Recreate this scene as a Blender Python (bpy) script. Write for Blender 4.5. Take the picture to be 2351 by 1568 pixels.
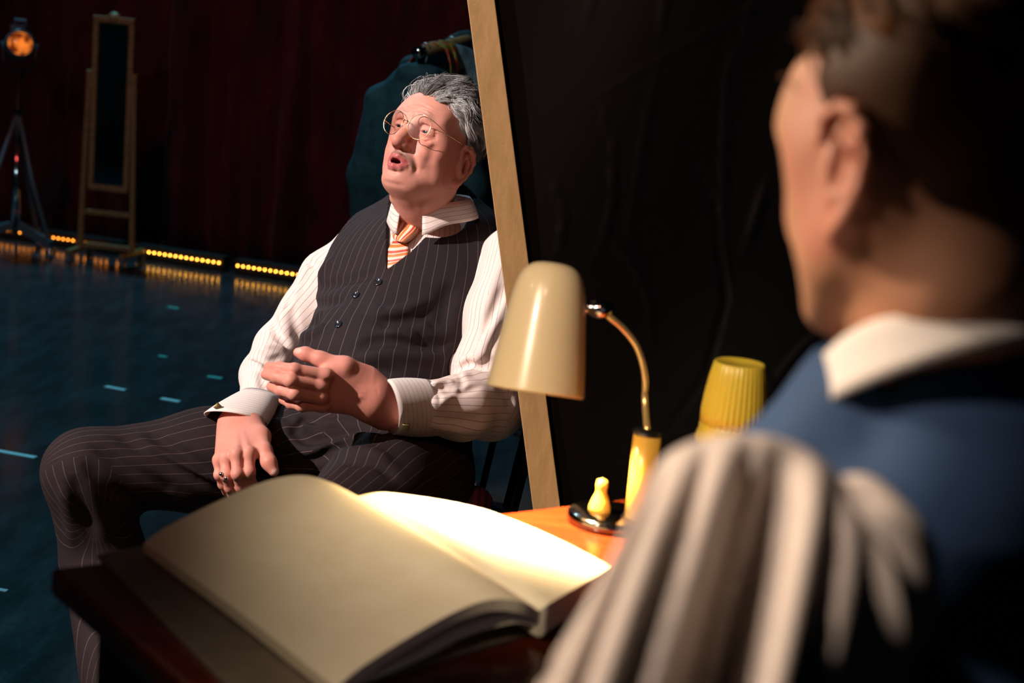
import bpy, bmesh, math, random
import numpy as np
from mathutils import Vector, Matrix
for _o in list(bpy.data.objects): bpy.data.objects.remove(_o)
random.seed(7); rng = np.random.default_rng(11)
sc = bpy.context.scene; COL = sc.collection
# ---------------------------------------------------------------- camera
IW, IH = 2351, 1568
LENS = 50.0; FP = LENS/36*IW
PITCH, ROLL = math.radians(11.0), math.radians(5.3)
def _rx(a): c, s = math.cos(a), math.sin(a); return np.array([[1,0,0],[0,c,-s],[0,s,c]])
def _rz(a): c, s = math.cos(a), math.sin(a); return np.array([[c,-s,0],[s,c,0],[0,0,1]])
CR = _rx(math.pi/2-PITCH) @ _rz(ROLL); CC = np.array([0,0,1.3])
def P(x, y, D): return CC + CR @ np.array([(x-IW/2)/FP*D, -(y-IH/2)/FP*D, -D])
def V(x, y, z): return CR @ np.array([x, y, z], float)     # direction: x image right, y image up, z towards the viewer
def ray_z(x, y, z):                                        # point at pixel on the horizontal plane z
    d = P(x, y, 1)-CC; return CC + d*(z-CC[2])/d[2]
cam = bpy.data.cameras.new('camera'); camo = bpy.data.objects.new('camera', cam); COL.objects.link(camo)
M4 = Matrix.Identity(4)
for i in range(3):
    for j in range(3): M4[i][j] = CR[i, j]
    M4[i][3] = CC[i]
camo.matrix_world = M4
cam.lens = LENS; cam.sensor_width = 36; cam.sensor_fit = 'HORIZONTAL'; cam.clip_start = .05; cam.clip_end = 60
cam.dof.use_dof = True; cam.dof.focus_distance = 2.68; cam.dof.aperture_fstop = 3.8
sc.camera = camo
sc.view_settings.view_transform = 'Standard'; sc.view_settings.look = 'None'
sc.view_settings.exposure = 0; sc.view_settings.gamma = 1; sc.view_settings.use_curve_mapping = False
sc.cycles.use_denoising = True
sc.cycles.sample_clamp_indirect = 6
world = bpy.data.worlds.new('stage_dark'); sc.world = world; world.use_nodes = True
world.node_tree.nodes['Background'].inputs[0].default_value = (.25, .4, .5, 1)
world.node_tree.nodes['Background'].inputs[1].default_value = 0.004
# ---------------------------------------------------------------- stage lights
def spot(name, loc, target, power, color, size=.12, angle=30, blend=.4):
    l = bpy.data.lights.new(name, 'SPOT'); l.energy = power; l.color = color; l.shadow_soft_size = size
    l.spot_size = math.radians(angle); l.spot_blend = blend
    o = bpy.data.objects.new(name, l); COL.objects.link(o); o.location = Vector(loc)
    o.rotation_euler = (Vector(target)-Vector(loc)).to_track_quat('-Z', 'Y').to_euler(); return o
def area(name, loc, target, power, color, sx, sy):
    l = bpy.data.lights.new(name, 'AREA'); l.energy = power; l.color = color; l.shape = 'RECTANGLE'; l.size = sx; l.size_y = sy
    o = bpy.data.objects.new(name, l); COL.objects.link(o); o.location = Vector(loc)
    o.rotation_euler = (Vector(target)-Vector(loc)).to_track_quat('-Z', 'Y').to_euler(); return o
MANC = P(900, 650, 2.75)
spot('key_spotlight', (-4.2, .3, 3.9), MANC, 1950, (1, .85, .78), .06, 22, .35)
spot('added_front_fill', (-1.2, -2.6, 4.6), MANC, 130, (1, .48, .33), .3, 19, .6)  # added fill, stands in for reddish bounce on the seated man
spot('side_spotlight', (-2.9, 2.9, 2.7), (.18, .95, 1.16), 850, (1, .76, .55), .12, 18, .6)
spot('high_side_spotlight', (-3.2, 1.4, 4.3), (.09, .63, .88), 850, (1, .80, .66), .08, 9.6, .5)
spot('added_rail_fill', (-3.0, .5, 5.0), (-.28, 4.3, 1.28), 130, (.75, .92, 1), .08, 9, .6)  # extra lamp added only to lift the dark costume rail and its clothes
spot('added_shade_fill', (-2.4, -1.6, 3.4), (.10, 1.66, .98), 780, (1, .80, .58), .08, 10.5, .5)  # added to brighten the desk lamp's shade and the flask, no known fixture
spot('top_back_spotlight', (-2.2, 7.5, 5.2), P(1010, 330, 2.8), 300, (.55, .85, 1), .08, 8)
spot('stage_wash_spotlight', (-3.5, 9.0, 6.5), (-2.3, 6.0, 0), 1600, (.10, .52, .74), .3, 58, .9)
spot('front_wash_spotlight', (-3.5, -2.0, 6.0), (-1.3, 5.8, .5), 420, (.60, .78, .85), .3, 42, .9)
# ---------------------------------------------------------------- objects, parts, tags
def empty(name, loc=(0,0,0), label=None, cat=None, group=None):
    o = bpy.data.objects.new(name, None); COL.objects.link(o); o.location = Vector(loc); o.empty_display_size = .05
    tag(o, label, cat, group); return o
def tag(o, label=None, cat=None, group=None, kind=None):
    if label: o['label'] = label
    if cat: o['category'] = cat
    if group: o['group'] = group
    if kind: o['kind'] = kind
    return o
def mesh_obj(name, verts, faces, mat, parent=None, smooth=True, attrs=None, loc=None):
    v = np.asarray(verts, dtype=np.float32).reshape(-1, 3)
    off = np.zeros(3)
    if parent is not None and parent.parent is None: off = np.array(parent.location)
    elif parent is not None: off = np.array(parent.location)+np.array(parent.parent.location)
    elif loc is not None: off = np.array(loc, float)
    v = v-off.astype(np.float32)
    me = bpy.data.meshes.new(name)
    if isinstance(faces, np.ndarray):
        k = faces.shape[1]; me.vertices.add(len(v)); me.vertices.foreach_set('co', v.ravel())
        me.loops.add(faces.size); me.loops.foreach_set('vertex_index', faces.astype(np.int32).ravel())
        me.polygons.add(len(faces)); me.polygons.foreach_set('loop_start', np.arange(0, faces.size, k, dtype=np.int32))
        me.update(calc_edges=True)
    else:
        me.from_pydata([tuple(map(float, a)) for a in v], [], [tuple(f) for f in faces]); me.update()
    me.validate()
    if smooth: me.polygons.foreach_set('use_smooth', np.ones(len(me.polygons), dtype=bool))
    if attrs:
        for n, a in attrs.items():
            a = np.asarray(a, dtype=np.float32)
            if a.ndim == 1:
                at = me.attributes.new(n, 'FLOAT', 'POINT'); at.data.foreach_set('value', a)
            else:
                at = me.attributes.new(n, 'FLOAT_VECTOR', 'POINT'); at.data.foreach_set('vector', a.ravel())
    o = bpy.data.objects.new(name, me); COL.objects.link(o)
    if mat is not None: me.materials.append(mat)
    if parent is not None: o.parent = parent
    elif loc is not None: o.location = Vector(loc)
    return o
def bevel(o, w=.003, n=2, ang=40):
    m = o.modifiers.new('bevel', 'BEVEL'); m.width = w; m.segments = n; m.limit_method = 'ANGLE'; m.angle_limit = math.radians(ang); return o
def nrm(a): a = np.asarray(a, float); return a/np.linalg.norm(a)
def frame(z, y=(0, 0, 1)):
    z = nrm(z); y = np.asarray(y, float); y = y-z*(y@z)
    if np.linalg.norm(y) < 1e-6: y = np.array([1, 0, 0])-z*z[0]
    y = nrm(y); return np.stack([np.cross(y, z), y, z])       # rows: x, y, z
# shape collectors -------------------------------------------------
class MB:
    def __init__(s): s.v = []; s.f = []
    def add(s, v, f):
        n = len(s.v); s.v += [tuple(a) for a in v]; s.f += [tuple(i+n for i in q) for q in f]; return s
    def box(s, c, size, fr=None):
        fr = np.eye(3) if fr is None else fr; c = np.asarray(c, float); hx, hy, hz = np.array(size)/2
        vs = [c+fr.T@np.array([a*hx, b*hy, d*hz]) for a in (-1,1) for b in (-1,1) for d in (-1,1)]
        return s.add(vs, [(0,1,3,2),(4,6,7,5),(0,4,5,1),(2,3,7,6),(0,2,6,4),(1,5,7,3)])
    def beam(s, a, b, w, t, y=(0,0,1)):
        a, b = np.asarray(a, float), np.asarray(b, float); return s.box((a+b)/2, (w, t, np.linalg.norm(b-a)), frame(b-a, y))
    def lathe(s, prof, o, z=(0,0,1), n=32, y=(0,1,0.01), rib=0, ribn=0):
        fr = frame(z, y); o = np.asarray(o, float); vs = []; fs = []
        for (r, h) in prof:
            for k in range(n):
                t = 2*math.pi*k/n; rr = r*(1+rib*(abs(math.cos(t*ribn/2))-.5)) if ribn else r
                vs.append(o+fr.T@np.array([rr*math.cos(t), rr*math.sin(t), h]))
        for i in range(len(prof)-1):
            for k in range(n): fs.append((i*n+k, i*n+(k+1)%n, (i+1)*n+(k+1)%n, (i+1)*n+k))
        if prof[0][0] > 1e-5: fs.append(tuple(range(n))[::-1])
        if prof[-1][0] > 1e-5: fs.append(tuple((len(prof)-1)*n+k for k in range(n)))
        return s.add(vs, fs)
    def tube(s, pts, r, n=10, cap=True, flat=1.0, up=(0,0,1)):
        pts = np.asarray(pts, float); m = len(pts); r = np.broadcast_to(np.asarray(r, float), (m,)); vs = []; fs = []
        for i in range(m):
            d = pts[min(i+1, m-1)]-pts[max(i-1, 0)]; fr = frame(d, up)
            for k in range(n):
                t = 2*math.pi*k/n; vs.append(pts[i]+fr.T@np.array([r[i]*math.cos(t), flat*r[i]*math.sin(t), 0]))
        for i in range(m-1):
            for k in range(n): fs.append((i*n+k, i*n+(k+1)%n, (i+1)*n+(k+1)%n, (i+1)*n+k))
        if cap: fs.append(tuple(range(n))[::-1]); fs.append(tuple((m-1)*n+k for k in range(n)))
        return s.add(vs, fs)
    def grid(s, G, close_u=False):
        G = np.asarray(G, float); a, b = G.shape[:2]; vs = G.reshape(-1, 3); fs = []
        for i in range(a if close_u else a-1):
            for j in range(b-1): fs.append((i*b+j, ((i+1)%a)*b+j, ((i+1)%a)*b+j+1, i*b+j+1))
        return s.add(vs, fs)
    def build(s, name, mat, parent=None, smooth=True, bev=None, **k):
        o = mesh_obj(name, s.v, s.f, mat, parent, smooth, **k)
        bm = bmesh.new(); bm.from_mesh(o.data); bmesh.ops.recalc_face_normals(bm, faces=bm.faces); bm.to_mesh(o.data); bm.free()
        if bev: bevel(o, bev)
        return o
def spline(pts, n):
    pts = np.asarray(pts, float); m = len(pts)
    Pp = np.vstack([2*pts[0]-pts[1], pts, 2*pts[-1]-pts[-2]]); out = []
    for t in np.linspace(0, m-1, n):
        i = min(int(t), m-2); u = t-i; a, b, c, d = Pp[i:i+4]
        out.append(.5*((2*b)+(-a+c)*u+(2*a-5*b+4*c-d)*u*u+(-a+3*b-3*c+d)*u**3))
    return np.array(out)
def solidify(o, t, off=-1):
    m = o.modifiers.new('thickness', 'SOLIDIFY'); m.thickness = t; m.offset = off; return o
def subsurf(o, n=1):
    m = o.modifiers.new('smooth', 'SUBSURF'); m.levels = n; m.render_levels = n; return o
# ---------------------------------------------------------------- implicit modelling: blended limbs and folds, polygonised
class Field:
    """ordered list of smooth unions / cuts / brush strokes; evaluated block by block"""
    def __init__(s): s.ops = []
    def _b(s, kind, fn, c, r, k, **q): s.ops.append((kind, fn, np.asarray(c, float), float(r), k)); return s
    def cone(s, a, b, ra, rb, k=.02, kind='u'):
        a, b = np.asarray(a, float), np.asarray(b, float); L = np.linalg.norm(b-a)
        if L < 1e-6: b = b+1e-4; L = np.linalg.norm(b-a)
        ba = (b-a).astype(np.float32); a32 = a.astype(np.float32); l2 = float(ba@ba)
        def fn(p):
            q = p-a32; h = np.clip(q@ba/l2, 0, 1); q -= h[:, None]*ba
            return np.sqrt(np.einsum('ij,ij->i', q, q))-(ra+(rb-ra)*h)
        return s._b(kind, fn, (a+b)/2, L/2+max(ra, rb), k)
    def chain(s, pts, rs, k=.02, kind='u'):
        for i in range(len(pts)-1): s.cone(pts[i], pts[i+1], rs[i], rs[i+1], k, kind)
        return s
    def ell(s, c, r, fr=None, k=.02, kind='u'):
        c = np.asarray(c, float); r = np.asarray(r, float); fr = np.eye(3) if fr is None else np.asarray(fr, float)
        c32 = c.astype(np.float32); A = (fr.T/r).astype(np.float32); B = (fr.T/r**2).astype(np.float32)
        def fn(p):
            q = p-c32; u = q@A; w = q@B; k0 = np.sqrt(np.einsum('ij,ij->i', u, u)); k1 = np.sqrt(np.einsum('ij,ij->i', w, w))+1e-6
            return k0*(k0-1)/k1
        return s._b(kind, fn, c, r.max(), k)
    def ballv(s, c, r, k=.02, kind='u'): return s.ell(c, (r, r, r), None, k, kind)
    def fn(s, f, c, r, k=0, kind='u'): return s._b(kind, f, c, r, k)
    def stroke(s, pts, w, a, fade=True):
        """raise (a>0) or carve (a<0) a soft line of half-width w along pts"""
        pts = np.asarray(pts, float); c = pts.mean(0); r = np.linalg.norm(pts-c, axis=1).max()
        p32 = pts.astype(np.float32); m = len(pts)
        def fn(p):
            best = np.full(len(p), 9., np.float32); hb = np.zeros(len(p), np.float32)
            for i in range(m-1):
                ba = p32[i+1]-p32[i]; q = p-p32[i]; h = np.clip(q@ba/(ba@ba+1e-12), 0, 1); q = q-h[:, None]*ba
                d = np.einsum('ij,ij->i', q, q); g = d < best; best = np.where(g, d, best); hb = np.where(g, (i+h)/(m-1), hb)
            e = np.exp(-best/w**2)
            if fade: e = e*np.minimum(1, np.minimum(hb, 1-hb)*4+.12)
            return -a*e
        return s._b('d', fn, c, r+3.3*w, 0)
    def ev(s, P_, cen, rad, idx, nb, npb):
        """P_ (nb*npb,3) points in nb blocks; block centres cen, radius rad"""
        D = np.full(nb*npb, 1.0, np.float32); D2 = D.reshape(nb, npb); Pb = P_.reshape(nb, npb, 3)
        for kind, fn, c, r, k in s.ops:
            lb = np.linalg.norm(cen-c, axis=1)-rad-r
            m = lb < (k+.022 if kind != 'd' else 0)
            if kind == 'i': m = np.ones(nb, bool)
            if not m.any(): continue
            q = Pb[m].reshape(-1, 3); d = fn(q.copy()).reshape(-1, npb); cur = D2[m]
            if kind == 'u':
                if k > 0:
                    h = np.maximum(k-np.abs(cur-d), 0)/k; d = np.minimum(cur, d)-h*h*k*.25
                else: d = np.minimum(cur, d)
            elif kind == 's':
                if k > 0:
                    h = np.maximum(k-np.abs(cur+d), 0)/k; d = np.maximum(cur, -d)+h*h*k*.25
                else: d = np.maximum(cur, -d)
            elif kind == 'i': d = np.maximum(cur, d)
            elif kind == 'd': d = cur+d
            D2[m] = d
        return D
    def march(s, p, d, n=60, stop=.0):
        """walk from p along d until the surface"""
        p = np.asarray(p, float).copy(); d = nrm(d)
        for _ in range(n):
            v = float(s.ev(p[None].astype(np.float32), p[None], 1., None, 1, 1)[0])
            if v < 2e-4: break
            p = p+d*max(v*.6, 2e-4)
        return p
def polygonise(F, lo, hi, h, B=12):
    lo = np.asarray(lo, float); hi = np.asarray(hi, float); n = np.ceil((hi-lo)/(h*B)).astype(int)
    ii = np.stack(np.meshgrid(*[np.arange(a) for a in n], indexing='ij'), -1).reshape(-1, 3)
    cen = lo+(ii+.5)*h*B; rad = h*B*math.sqrt(3)/2
    keep = []
    for s0 in range(0, len(ii), 4096):
        c = cen[s0:s0+4096]; d = F.ev(c.astype(np.float32), c, rad, None, len(c), 1); keep.append(np.abs(d) < rad*1.35+.004)
    ii = ii[np.concatenate(keep)]; cen = lo+(ii+.5)*h*B
    NB = 48; g = np.stack(np.meshgrid(*[np.arange(B+1)]*3, indexing='ij'), -1).reshape(-1, 3).astype(np.float32)
    N1 = (n*B+2).astype(np.int64)
    key = lambda q: (q[..., 0]*N1[1]+q[..., 1])*N1[2]+q[..., 2]
    CK = []; CV = []; E = []
    for s0 in range(0, len(ii), NB):
        bi = ii[s0:s0+NB]; nb = len(bi)
        P_ = (lo+(bi*B)[:, None, :]*h).astype(np.float32)+g[None]*np.float32(h)
        D = F.ev(P_.reshape(-1, 3), cen[s0:s0+NB], rad, None, nb, (B+1)**3).reshape(nb, B+1, B+1, B+1)
        S = D < 0
        cnt = sum(S[:, a:B+a, b:B+b, c:B+c].astype(np.int8) for a in (0,1) for b in (0,1) for c in (0,1))
        act = (cnt > 0) & (cnt < 8); w = np.argwhere(act)
        if len(w) == 0: continue
        acc = np.zeros((len(w), 3), np.float32); num = np.zeros(len(w), np.float32)
        for ax in range(3):
            o1, o2 = [a for a in range(3) if a != ax]
            for u in (0,1):
                for v in (0,1):
                    a0 = [0,0,0]; a0[o1] = u; a0[o2] = v; a1 = list(a0); a1[ax] = 1
                    d0 = D[w[:,0], w[:,1]+a0[0], w[:,2]+a0[1], w[:,3]+a0[2]]; d1 = D[w[:,0], w[:,1]+a1[0], w[:,2]+a1[1], w[:,3]+a1[2]]
                    m = (d0 < 0) != (d1 < 0); t = np.where(m, d0/np.where(m, d0-d1, 1), 0)
                    q = np.array(a0, np.float32)[None]*np.ones((len(w), 1), np.float32); q[:, ax] = t
                    acc += q*m[:, None]; num += m
        cell = bi[w[:,0]]*B+w[:,1:]
        CK.append(key(cell.astype(np.int64))); CV.append((lo+(cell+acc/num[:,None])*h).astype(np.float32))
        for ax in range(3):
            o1, o2 = (ax+1) % 3, (ax+2) % 3
            sl0 = [slice(None), slice(0,B), slice(0,B), slice(0,B)]; sl1 = list(sl0); sl1[ax+1] = slice(1,B+1)
            A0 = S[tuple(sl0)]; A1 = S[tuple(sl1)]; e = np.argwhere(A0 != A1)
            if len(e) == 0: continue
            inside0 = A0[tuple(e.T)]; cc = (bi[e[:,0]]*B+e[:,1:]).astype(np.int64)
            v1 = np.zeros(3, np.int64); v1[o1] = 1; v2 = np.zeros(3, np.int64); v2[o2] = 1
            q = np.stack([key(cc), key(cc-v1), key(cc-v1-v2), key(cc-v2)], 1)
            q[~inside0] = q[~inside0][:, ::-1]; E.append(q)
    CK = np.concatenate(CK); CV = np.concatenate(CV); o = np.argsort(CK); CK = CK[o]; CV = CV[o]
    E = np.concatenate(E); idx = np.searchsorted(CK, E); idx = np.clip(idx, 0, len(CK)-1); ok = (CK[idx] == E).all(1)
    Fc = idx[ok]
    used = np.unique(Fc); rm = np.zeros(len(CK), np.int64); rm[used] = np.arange(len(used))
    return CV[used], rm[Fc].astype(np.int32)
# ---------------------------------------------------------------- materials
class NT:
    def __init__(s, name):
        s.m = bpy.data.materials.new(name); s.m.use_nodes = True; s.t = s.m.node_tree; s.n = s.t.nodes; s.b = s.n['Principled BSDF']
        s.out = s.n['Material Output']
    def N(s, ty, **k):
        a = s.n.new(ty)
        for q, v in k.items():
            if q.startswith('i_'):
                a.inputs[int(q[2:]) if q[2:].isdigit() else q[2:]].default_value = v
            else: setattr(a, q, v)
        return a
    def L(s, a, b): s.t.links.new(a, b)
    def ramp(s, fac, stops):
        r = s.N('ShaderNodeValToRGB'); e = r.color_ramp.elements
        while len(e) < len(stops): e.new(.5)
        for el, (p, c) in zip(e, stops): el.position = p; el.color = (*c, 1) if len(c) == 3 else c
        s.L(fac, r.inputs[0]); return r.outputs[0]
    def math(s, op, a, b=None, clamp=False):
        m = s.N('ShaderNodeMath', operation=op, use_clamp=clamp)
        for i, v in enumerate((a, b)):
            if v is None: continue
            if isinstance(v, (int, float)): m.inputs[i].default_value = v
            else: s.L(v, m.inputs[i])
        return m.outputs[0]
    def mix(s, fac, a, b, mode='MIX'):
        m = s.N('ShaderNodeMix', data_type='RGBA', blend_type=mode)
        for sock, v in ((m.inputs[0], fac), (m.inputs[6], a), (m.inputs[7], b)):
            if isinstance(v, (int, float)): sock.default_value = v
            elif isinstance(v, tuple): sock.default_value = (*v, 1)
            else: s.L(v, sock)
        return m.outputs[2]
    def noise(s, scale, detail=4, rough=.5, vec=None, stretch=None):
        n = s.N('ShaderNodeTexNoise'); n.inputs['Scale'].default_value = scale; n.inputs['Detail'].default_value = detail; n.inputs['Roughness'].default_value = rough
        if vec is None:
            tc = s.N('ShaderNodeTexCoord'); vec = tc.outputs['Object']
        if stretch:
            mp = s.N('ShaderNodeMapping'); mp.inputs['Scale'].default_value = stretch; s.L(vec, mp.inputs[0]); vec = mp.outputs[0]
        s.L(vec, n.inputs['Vector']); return n.outputs['Fac']
    def bump(s, h, strength=.3, dist=.002):
        b = s.N('ShaderNodeBump'); b.inputs['Strength'].default_value = strength; b.inputs['Distance'].default_value = dist
        s.L(h, b.inputs['Height']); s.L(b.outputs[0], s.b.inputs['Normal']); return b
    def set(s, **k):
        for q, v in k.items():
            q = {'base': 'Base Color', 'rough': 'Roughness', 'metal': 'Metallic', 'spec': 'Specular IOR Level', 'coat': 'Coat Weight', 'sheen': 'Sheen Weight', 'sss': 'Subsurface Weight', 'trans': 'Transmission Weight', 'em': 'Emission Color', 'ems': 'Emission Strength'}.get(q, q)
            s.b.inputs[q].default_value = (*v, 1) if isinstance(v, tuple) and len(v) == 3 else v
        return s
def simple(name, base, rough=.5, metal=0, nscale=0, namt=.15, bump=0, **k):
    t = NT(name); t.set(base=base, rough=rough, metal=metal, **k)
    if nscale:
        f = t.noise(nscale, 5, .6); a = tuple(max(0, c*(1-namt)) for c in base); b = tuple(min(1, c*(1+namt)) for c in base)
        t.L(t.ramp(f, [(.3, a), (.7, b)]), t.b.inputs['Base Color'])
        if bump: t.bump(f, .5, bump)
    return t.m
def attr(t, name, vec=False):
    a = t.N('ShaderNodeAttribute', attribute_name=name); return a.outputs['Vector'] if vec else a.outputs['Fac']
def pinstripe(name, base, line, width, spec=.3, rough=.8, fade=.6, alt=None, fuzz=900, var=.25):
    """woven cloth; attribute sc counts the stripes across the cloth"""
    t = NT(name); s = attr(t, 'sc'); nz = t.noise(fuzz, 3, .7); nb = t.noise(18, 3, .6)
    f = t.math('FRACT', s); d = t.math('ABSOLUTE', t.math('SUBTRACT', f, .5))
    ln = t.math('LESS_THAN', d, width/2); ln = t.math('MULTIPLY', ln, fade)
    b1 = tuple(c*(1-var) for c in base); b2 = tuple(min(1, c*(1+var)) for c in base)
    bc = t.ramp(nz, [(.3, b1), (.7, b2)]); bc = t.mix(.25, bc, t.ramp(nb, [(.3, b1), (.7, b2)]))
    t.L(t.mix(ln, bc, line), t.b.inputs['Base Color']); t.set(rough=rough, spec=spec); t.bump(nz, .25, .0006)
    return t.m
# ================================================================ the stage
def floor_material():
    t = NT('stage_floor'); n1 = t.noise(1.3, 5, .6); n2 = t.noise(14, 5, .65, stretch=(1, .25, 1)); n3 = t.noise(60, 4, .7)
    c = t.ramp(n1, [(.3, (.020, .027, .032)), (.7, (.034, .045, .052))]); c = t.mix(.35, c, t.ramp(n2, [(.42, (.018, .024, .028)), (.72, (.060, .078, .086))]))
    t.L(c, t.b.inputs['Base Color']); t.L(t.ramp(t.math('ADD', t.math('MULTIPLY', n2, .6), t.math('MULTIPLY', n3, .4)), [(.3, (.13,)*3), (.7, (.23,)*3)]), t.b.inputs['Roughness']); t.set(spec=.5); t.bump(n3, .08, .001); return t.m
fl = MB().box((0, 4, -.05), (16, 16, .1)).build('floor', floor_material(), smooth=False); tag(fl, kind='structure')
TAPE = simple('white_tape', (.62, .80, .80), .6); TAPEG = simple('green_tape', (.10, .55, .45), .6)
for (x, y, L_, w_, rot, m, lab) in ((265, 891, .085, .022, .35, TAPE, 'short pale tape mark on the floor, left of the pair near the seated man'), (391, 918, .075, .024, .30, TAPE, 'short pale tape mark on the floor, right of the pair near the thigh'),
        (493, 866, .060, .022, .2, TAPEG, 'small green tape mark on the floor beside the shirt sleeve'), (32, 1041, .150, .022, .25, TAPE, 'long pale tape mark on the floor at the left edge of the photo'),
        (374, 818, .040, .016, .3, TAPEG, 'tiny faint tape mark on the floor above the green one'), (3, 1354, .03, .014, .2, TAPE, 'tiny pale tape scrap at the lower left edge of the floor'), (397, 706, .06, .02, .3, TAPEG, 'faint small tape mark on the far floor below the footlights')):
    c = ray_z(x, y, .001); r = MB().box(c, (L_, w_, .0014), np.array(Matrix.Rotation(-rot, 3, 'Z')).T).build('tape_mark', m, smooth=False, loc=c); tag(r, lab, 'tape mark')
# curtain
def velvet(name, base, sheen):
    t = NT(name); n = t.noise(7, 5, .6, stretch=(1, 1, .3)); n2 = t.noise(90, 3)
    t.L(t.ramp(n, [(.35, tuple(c*.5 for c in base)), (.7, tuple(min(1, c*1.5) for c in base))]), t.b.inputs['Base Color']); t.set(rough=.75, sheen=sheen, spec=.2)
    t.b.inputs['Sheen Tint'].default_value = (*[min(1, c*6+.05) for c in base], 1); t.bump(n2, .2, .002); return t.m
LA_, LB_ = ray_z(0, 527, .05), ray_z(670, 629, .05); le = nrm(LB_-LA_); le[2] = 0; le = nrm(le); ln = np.array([-le[1], le[0], 0]); ln = ln if ln[1] > 0 else -ln
def lpt(px): # point of the footlight line seen at pixel px
    d = P(px, 527+.1522*px, 1)-CC; nn_ = ln; t = ((LA_-CC)@nn_)/(d@nn_); return CC+d*t
rc = np.random.default_rng(5); G = []
U_ = np.linspace(-3.5, 7.5, 620); off = sum(a*np.sin(U_*k+p) for a, k, p in ((.050, 17, 0), (.035, 27, 1), (.028, 9, 2), (.015, 47, 3))); 
for i, u in enumerate(U_):
    G.append([LA_*[1, 1, 0]+le*u+ln*(.30+off[i]*(.55+.45*math.sin(zz*1.3+u))+.012*math.sin(zz*9+u*13))+np.array([0, 0, zz]) for zz in np.linspace(.02, 4.2, 26)])
cu = MB().grid(G).build('curtain', velvet('dark_red_velvet', (.060, .006, .009), .25), loc=LA_); solidify(cu, .006); tag(cu, 'dark red pleated stage curtain hanging behind the row of footlights', 'curtain')
spot('curtain_red_spotlight', LA_+le*1.5-ln*3.0+np.array([0, 0, 4.5]), LA_+le*1.8+np.array([0, 0, .9]), 85, (1, .10, .10), .2, 70, 1)
# footlight battens
BLK = simple('black_metal', (.010, .010, .011), .4, .3); BLKR = simple('black_housing', (.008, .008, .009), .6)
def emit(name, col, s):
    t = NT(name); t.set(base=(.1, .04, .01), em=col, ems=s); return t.m
LEDM = emit('amber_led', (1, .43, .05), 19); LEDO = emit('amber_led_dim', (1, .30, .025), 12)
for bi, (x0, x1, n, m, lab) in enumerate(((-70, 29, 9, LEDO, 'footlight batten of amber lamps at the far left edge, behind the spotlight stand'), (45, 178, 13, LEDO, 'footlight batten of amber lamps between the spotlight stand and the mirror'),
        (195, 270, 7, LEDO, 'footlight batten of amber lamps seen through the legs of the mirror'), (317, 502, 16, LEDM, 'full footlight batten of sixteen amber lamps right of the mirror'), (545, 735, 16, LEDM, 'footlight batten of amber lamps ending behind the sleeve of the seated man'))):
    a, b = lpt(x0), lpt(x1); root = empty('footlight_batten', (a+b)/2*[1, 1, 0], lab, 'footlight', 'amber footlight battens')
    c = (a+b)/2; fr = np.stack([le, ln, (0, 0, 1)]); MB().box(c+ln*.042+(0, 0, -.004), (np.linalg.norm(b-a)+.05, .07, .080), fr).build('housing', BLKR, root, False, .004)
    for k in range(n):
        if n == 7 and k == 5: continue
        q = a+(b-a)*k/(n-1); MB().lathe([(.0001, .0016), (.0025, .0012), (.0038, 0), (.0042, -.004)], q, -ln+np.array([0, 0, .10]), 14).build('lamp', m, root)
# mirror on castors
GILT = simple('worn_gilt_wood', (.24, .15, .05), .5, .1, nscale=40, namt=.35); CHROME = simple('chrome', (.6, .62, .64), .12, 1); RUB = simple('grey_rubber', (.12, .13, .13), .5)
mc = ray_z(242, 607, 0); mx = nrm(V(1, 0, 0)*[1, 1, 0]+np.array([0, -.10, 0])); my = np.array([-mx[1], mx[0], 0]); Mz = np.array([0, 0, 1.])
mir = empty('mirror', mc, 'tall narrow gilt-framed mirror standing on castors before the red curtain', 'mirror')
mp = lambda x, y, z: mc+mx*x+my*y+Mz*z
for s in (-1, 1):
    MB().beam(mp(s*.150, 0, .07), mp(s*.125, 0, 1.06), .026, .030).build('post', GILT, mir, False, .004)
    MB().beam(mp(s*.150, -.16, .075), mp(s*.150, .16, .075), .028, .026).build('foot', GILT, mir, False, .004)
    for y in (-.14, .14):
        c_ = MB().lathe([(.0001, -.014), (.027, -.014), (.030, 0), (.027, .014), (.0001, .014)], mp(s*.150, y, .030), mx, 16).build('castor', RUB, mir); MB().beam(mp(s*.150, y, .025), mp(s*.150, y, .068), .014, .034).build('castor_fork', CHROME, c_, False)
MB().beam(mp(-.15, 0, .10), mp(.15, 0, .10), .022, .026).build('crossbar', GILT, mir, False, .003); MB().beam(mp(-.145, 0, .285), mp(.145, 0, .285), .022, .026).build('crossbar', GILT, mir, False, .003)
fm = MB()
for s in (-1, 1): fm.beam(mp(s*.100, .004, .425), mp(s*.100, .004, 1.335), .026, .030)
fm.beam(mp(-.113, .004, .425), mp(.113, .004, .425), .030, .030, (0, 1, 0)).beam(mp(-.113, .004, 1.335), mp(.113, .004, 1.335), .034, .036, (0, 1, 0))
fm.lathe([(.0001, -.012), (.035, -.010), (.025, .010), (.0001, .02)], mp(0, -.008, 1.345), -my, 20); fm.build('mirror_frame', GILT, mir, False, .003)
MIR = simple('mirror_glass', (.55, .58, .6), .04, 1); MB().box(mp(0, .008, .88), (.180, .006, .89), np.stack([mx, my, Mz])).build('glass', MIR, mir, False)
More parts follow.
